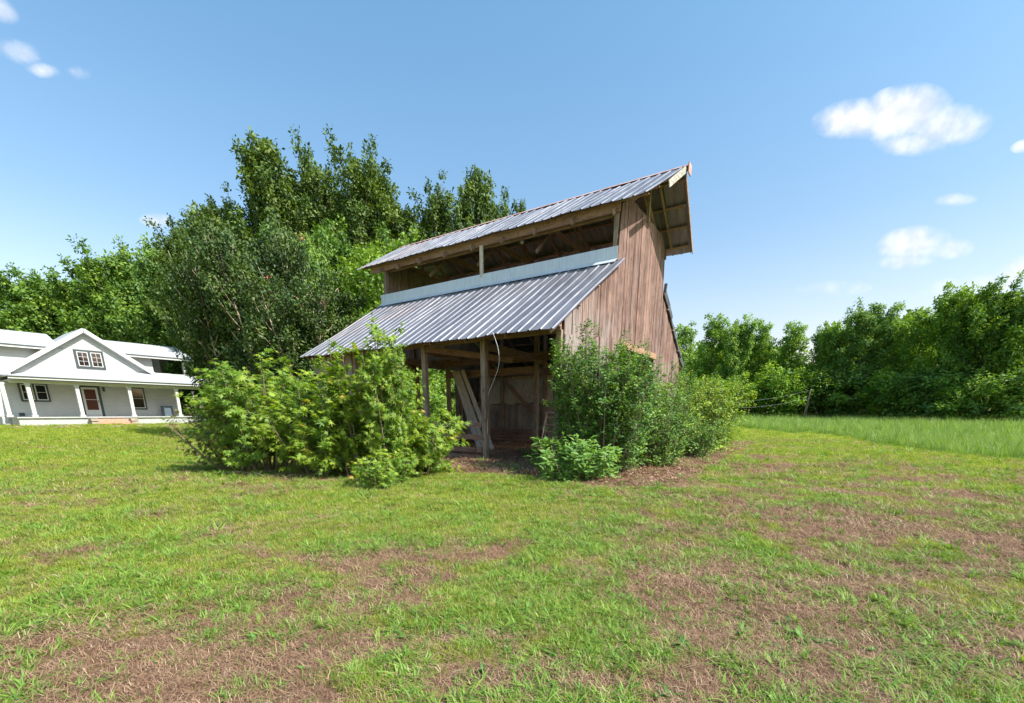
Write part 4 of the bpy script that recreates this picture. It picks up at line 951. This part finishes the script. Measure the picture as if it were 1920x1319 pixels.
# ------------------------------------------------------------------ grass and litter, scattered as real blades
def tuft(seed, n, h, w, spread, lean, mat, flat=False, seg=3):
    rng = np.random.default_rng(seed); V = []; F = []; at = []
    for i in range(n):
        a = rng.random() * 6.283; r = spread * math.sqrt(rng.random()); b = np.array([r * math.cos(a), r * math.sin(a), 0.0 if not flat else rng.uniform(.002, .02)])
        a2 = a + rng.normal(0, .9); l = lean * rng.uniform(.4, 1.3); hh = h * rng.uniform(.55, 1.2)
        d = np.array([math.cos(a2), math.sin(a2), 0]); s = np.array([-d[1], d[0], 0]); ww = w * rng.uniform(.7, 1.2); v = rng.random(); k0 = len(V)
        for k in range(seg + 1):
            t = k / seg
            if flat: p = b + d * hh * t + np.array([0, 0, .012 * math.sin(t * 3.14) * rng.uniform(.2, 2)]) + s * .15 * hh * t * t * rng.normal(0, 1)
            else: p = b + d * hh * l * t * t + np.array([0, 0, hh * (t - .35 * l * t * t)])
            q = ww * (1 - t) ** .6 * .5
            if k == seg: V.append(p); at.append(v)
            else: V += [p - s * q, p + s * q]; at += [v, v]
        for k in range(seg - 1): F.append((k0 + 2 * k, k0 + 2 * k + 1, k0 + 2 * k + 3, k0 + 2 * k + 2))
        F.append((k0 + 2 * (seg - 1), k0 + 2 * (seg - 1) + 1, k0 + 2 * seg))
    me = bpy.data.meshes.new('tuft'); me.from_pydata([tuple(p) for p in V], [], F); me.materials.append(mat)
    x = me.attributes.new('v', 'FLOAT', 'POINT'); x.data.foreach_set('value', at); me.update(); return me
def leafbits(seed, n, s, spread, mat):
    rng = np.random.default_rng(seed); pos = rng.normal(0, spread, (n, 3)); pos[:, 2] = rng.uniform(.004, .03, n)
    return leaves_mesh('bits', pos, rng.normal(0, 1, (n, 3)) * [1, 1, .2], np.array([0, 0, 1.]) + rng.normal(0, .35, (n, 3)), rng.uniform(.5, 1.3, n) * s, QUAD, mat, rng)
def scatter(name, meshes, X, Y, scale, label, cat, tilt=.15):
    col = bpy.data.collections.new(name + '_kinds')
    for i, m in enumerate(meshes):
        o = bpy.data.objects.new('%s_tuft_%02d' % (name, i), m); col.objects.link(o)
    n = len(X); Z = terrain(X, Y) - .004; rng = np.random.default_rng(len(name) * 7 + n)
    me = bpy.data.meshes.new(name); me.vertices.add(n); me.vertices.foreach_set('co', np.stack([X, Y, Z], 1).astype(np.float32).ravel())
    rot = np.stack([rng.normal(0, tilt, n), rng.normal(0, tilt, n), rng.uniform(0, 6.283, n)], 1)
    a = me.attributes.new('rot', 'FLOAT_VECTOR', 'POINT'); a.data.foreach_set('vector', rot.astype(np.float32).ravel())
    a = me.attributes.new('scl', 'FLOAT', 'POINT'); a.data.foreach_set('value', scale.astype(np.float32))
    a = me.attributes.new('idx', 'INT', 'POINT'); a.data.foreach_set('value', rng.integers(0, len(meshes), n).astype(np.int32))
    o = bpy.data.objects.new(name, me); COL.objects.link(o); tag(o, label, cat, kind='stuff')
    ng = bpy.data.node_groups.new(name, 'GeometryNodeTree')
    ng.interface.new_socket('Geometry', in_out='INPUT', socket_type='NodeSocketGeometry'); ng.interface.new_socket('Geometry', in_out='OUTPUT', socket_type='NodeSocketGeometry')
    gi = ng.nodes.new('NodeGroupInput'); go = ng.nodes.new('NodeGroupOutput'); ip = ng.nodes.new('GeometryNodeInstanceOnPoints'); ci = ng.nodes.new('GeometryNodeCollectionInfo')
    ci.inputs['Collection'].default_value = col; ci.inputs['Separate Children'].default_value = True; ci.inputs['Reset Children'].default_value = True
    def na(nm, ty):
        x = ng.nodes.new('GeometryNodeInputNamedAttribute'); x.data_type = ty; x.inputs['Name'].default_value = nm
        return next(s for s in x.outputs if s.enabled and s.name == 'Attribute')
    ng.links.new(gi.outputs[0], ip.inputs['Points']); ng.links.new(ci.outputs[0], ip.inputs['Instance']); ip.inputs['Pick Instance'].default_value = True
    ng.links.new(na('idx', 'INT'), ip.inputs['Instance Index']); ng.links.new(na('rot', 'FLOAT_VECTOR'), ip.inputs['Rotation']); ng.links.new(na('scl', 'FLOAT'), ip.inputs['Scale'])
    ng.links.new(ip.outputs[0], go.inputs[0])
    md = o.modifiers.new('scatter', 'NODES'); md.node_group = ng
    return o
def ring(r0, r1, dens, rng, a0=-56, a1=56):
    n = int(.5 * math.radians(a1 - a0) * (r1 * r1 - r0 * r0) * dens)
    r = np.sqrt(rng.uniform(r0 * r0, r1 * r1, n)); a = np.radians(rng.uniform(a0, a1, n)); return r * np.sin(a), r * np.cos(a)
def inbarn(x, y, m=0.0):
    u = (x - O.x) * L.x + (y - O.y) * L.y; v = (x - O.x) * G.x + (y - O.y) * G.y
    return (u > -m) & (u < 10 + m) & (v > -m) & (v < 11 + m)
rng = np.random.default_rng(99)
lawn_t = [tuft(200 + i, 18, .044, .0040, .055, .85, M['g_lawn']) for i in range(8)]
crab_t = [tuft(220 + i, 13, .062, .0085, .032, 1.3, M['g_crab']) for i in range(8)]
straw_t = [tuft(240 + i, 16, .085, .0026, .08, 1, M['g_straw'], flat=True) for i in range(8)]
field_t = [tuft(260 + i, 16, (.42, .5, .56, .38, .5, .66)[i], .012, .16, .5, M['g_field']) for i in range(6)] + [tuft(270, 5, .68, .010, .14, .35, M['g_seed'])]
lit_t = [leafbits(280 + i, 12, .06, .12, M['g_litter']) for i in range(5)]
# lawn
XS = []; YS = []; SS = []
for r0, r1, de, s in ((1.4, 3.2, 1900, .72), (3.2, 5.5, 1150, .85), (5.5, 9, 560, 1.1), (9, 15, 190, 1.6), (15, 26, 60, 2.3), (26, 46, 17, 3.2)):
    x, y = ring(r0, r1, de, rng); g = greenness(x, y); dens = np.clip((g - .18) / .5, 0.03, 1)
    k = (rng.random(len(x)) < dens) & ~field_mask(x, y) & ~inbarn(x, y, .2); x, y = x[k], y[k]
    gg = np.clip(g[k], 0, 1.3); XS.append(x); YS.append(y); SS.append(s * rng.uniform(.7, 1.35, len(x)) * (.7 + .35 * gg) * (.8 if r0 >= 9 else 1))
scatter('lawn_grass', lawn_t, np.concatenate(XS), np.concatenate(YS), np.concatenate(SS), 'short mown yellow-green lawn grass covering the ground', 'grass')
XS = []; YS = []; SS = []
for r0, r1, de, s in ((1.4, 3.2, 700, .8), (3.2, 5.5, 420, .95), (5.5, 9, 150, 1.15), (9, 15, 45, 1.5), (15, 26, 9, 2.0)):
    x, y = ring(r0, r1, de, rng); g = greenness(x, y); c = fbm(x, y, 1.7, 71, 3)
    dens = np.clip((c - .42) / .12, 0, 1) * np.clip((g + .15) / .45, .18, 1); dens = np.maximum(dens, .09)
    k = (rng.random(len(x)) < dens) & ~field_mask(x, y) & ~inbarn(x, y, .3); x, y = x[k], y[k]
    XS.append(x); YS.append(y); SS.append(s * rng.uniform(.6, 1.5, len(x)))
scatter('crabgrass', crab_t, np.concatenate(XS), np.concatenate(YS), np.concatenate(SS), 'clumps of broad-bladed brighter green crabgrass in the lawn', 'grass')
XS = []; YS = []; SS = []
for r0, r1, de, s in ((1.4, 3.2, 900, .8), (3.2, 5.5, 520, 1.0), (5.5, 9, 200, 1.3), (9, 15, 60, 1.8), (15, 26, 14, 2.6)):
    x, y = ring(r0, r1, de, rng); g = greenness(x, y); dens = np.clip(1.15 - (g - .1) / .9, .25, 1)
    k = (rng.random(len(x)) < dens) & ~field_mask(x, y); x, y = x[k], y[k]
    XS.append(x); YS.append(y); SS.append(s * rng.uniform(.6, 1.4, len(x)))
scatter('dry_straw', straw_t, np.concatenate(XS), np.concatenate(YS), np.concatenate(SS), 'dry brown straw and dead grass clippings lying over bare patches', 'straw', .08)
weed_t = [tuft(300 + i, 9, .05, .024, .012, 1.7, M['g_weed'], seg=4) for i in range(5)]
x, y = ring(1.5, 9, 22, rng); c = fbm(x, y, 1.1, 91, 3); k = (rng.random(len(x)) < np.clip((c - .4) / .2, .1, 1)) & ~inbarn(x, y, .3); x, y = x[k], y[k]
scatter('broadleaf_weeds', weed_t, x, y, rng.uniform(.5, 1.25, len(x)), 'small flat rosettes of broad-leaved weeds dotted through the lawn', 'weeds', .1)
XS = []; YS = []; SS = []
for r0, r1, de, s in ((9, 18, 60, .62), (18, 30, 34, .8), (30, 48, 14, 1.1), (48, 62, 7, 1.3)):
    x, y = ring(r0, r1, de, rng, 16, 58); k = field_mask(x, y); x, y = x[k], y[k]
    XS.append(x); YS.append(y); SS.append(s * rng.uniform(.7, 1.15, len(x)))
scatter('field_grass', field_t, np.concatenate(XS), np.concatenate(YS), np.concatenate(SS), 'uncut knee-high green grass of the field on the right', 'grass', .12)
n = 9000; u = rng.uniform(-2.2, 11, n); v = rng.uniform(-2.6, 11.5, n); v = np.where(rng.random(n) < .55, rng.uniform(-2.4, 1.5, n), v); u = np.where(rng.random(n) < .4, rng.uniform(-3.2, 0, n), u)
x = O.x + L.x * u + G.x * v; y = O.y + L.y * u + G.y * v
scatter('leaf_litter', lit_t, x, y, rng.uniform(.5, 1.2, n), 'brown fallen leaves and bark bits on the earth around the barn', 'leaf litter', .15)

# ------------------------------------------------------------------ small things
def rock(name, x, y, s, mat, label, cat, seed=0, z=0, group=None):
    rg = random.Random(seed); bm = bmesh.new(); bmesh.ops.create_icosphere(bm, subdivisions=2, radius=1)
    for v in bm.verts:
        f = 1 + .28 * math.sin(v.co.x * 3.1 + seed) * math.cos(v.co.y * 2.7 + seed * 2) + rg.uniform(-.07, .07); v.co = Vector((v.co.x * s[0] * f, v.co.y * s[1] * f, v.co.z * s[2] * f))
    me = bpy.data.meshes.new(name); bm.to_mesh(me); bm.free(); o = link_mesh(name, me, None, mat); o.location = (x, y, tz(x, y) + z); o.rotation_euler = (0, 0, seed); tag(o, label, cat, group)
rock('clay_lump', 2.62, 8.3, (.07, .04, .035), M['brick'], 'orange-brown broken clay piece in the grass before the privet bush', 'rubble', 3, .02)
rock('pale_stone', 3.4, 8.9, (.05, .04, .03), M['white'], 'small white stone in the grass right of the privet bush', 'stone', 4, .02)
# spoil heaps in the grass in front of the house
rg = random.Random(12)
def spoil():
    mb = MB()
    for k in range(46):
        px = -60 + 420 * (k + rg.random()) / 46
        if 190 < px < 205 or 235 < px < 255: continue
        x, y = spot(px, 36 + rg.uniform(-.5, .5) + px * .0)
        w = rg.uniform(.15, .5); h = rg.uniform(.04, .16); z = tz(x, y) - .03; n = 8; b = len(mb.v)
        mb.v.append((x, y, z + h))
        for ringk, rr, hz in ((0, .5, .75), (1, 1, 0)):
            for q in range(n):
                a = 6.283 * q / n; r2 = w * rr * rg.uniform(.7, 1.25); mb.v.append((x + r2 * math.cos(a), y + r2 * .6 * math.sin(a), z + h * hz * rg.uniform(.6, 1.2)))
        for q in range(n):
            mb.f.append((b, b + 1 + q, b + 1 + (q + 1) % n)); mb.m.append(0)
            mb.f.append((b + 1 + q, b + 1 + n + q, b + 1 + n + (q + 1) % n, b + 1 + (q + 1) % n)); mb.m.append(0)
    mb.build('spoil', M['soilrock'], label='line of rough brown soil clods on the lawn before the house', cat='soil', kind='stuff')
spoil()
# leaning pole with stay and fence wires
px_, py_ = 27.6, 42.4; zb = tz(px_, py_)
pole = empty('leaning_pole', (px_, py_, zb), label='thin leaning brown wooden pole at the far side of the field', cat='pole')
MB().tube([(-.35, 0, -.2), (0, 0, 2.9)], [.05, .04], 8).build('pole', M['timber'], pole); MB().tube([(.0, .25, -.2), (.06, .05, 2.6)], [.04, .03], 8).build('strut', M['timber'], pole)
MB().tube([(.05, 0, 2.2), (1.55, .3, .0)], [.012, .012], 5).build('stay_wire', M['timber'], pole)
for z1, z2, lab in ((2.8, 2.1, 'upper pale wire running left from the leaning pole'), (2.1, 1.5, 'lower pale wire running left from the leaning pole')):
    a = Vector((px_, py_, zb + z1)); b = Vector((20.5, 47.5, tz(20.5, 47.5) + z2)); MB().tube([a + (b - a) * t / 8 + Vector((0, 0, -.5 * math.sin(math.pi * t / 8))) for t in range(9)], [.008] * 9, 4).build('wire', M['wire'], label=lab, cat='wire', group='wires of the leaning pole')
# dead sticks under the thicket
for i, (x, y, a, ln, lab) in enumerate(((-5.9, 8.9, .2, 1.1, 'longest bare stick lying at the left foot of the thicket'), (-5.2, 8.75, -.3, .8, 'bent bare stick on the brown earth before the thicket'), (-4.4, 8.5, .5, .6, 'short bare stick below the middle sweetgum bush'))):
    c = curve((x, y, tz(x, y) + .03), (math.cos(a), math.sin(a), .05), ln, (0, 0, 0), rng, 6, .2); c[:, 2] = tz(x, y) + .03 + .04 * np.abs(np.sin(np.arange(7)))
    MB().tube(c, [.014, .013, .012, .01, .009, .007, .004], 5).build('stick', M['twig'], label=lab, cat='stick', group='fallen sticks by the thicket')
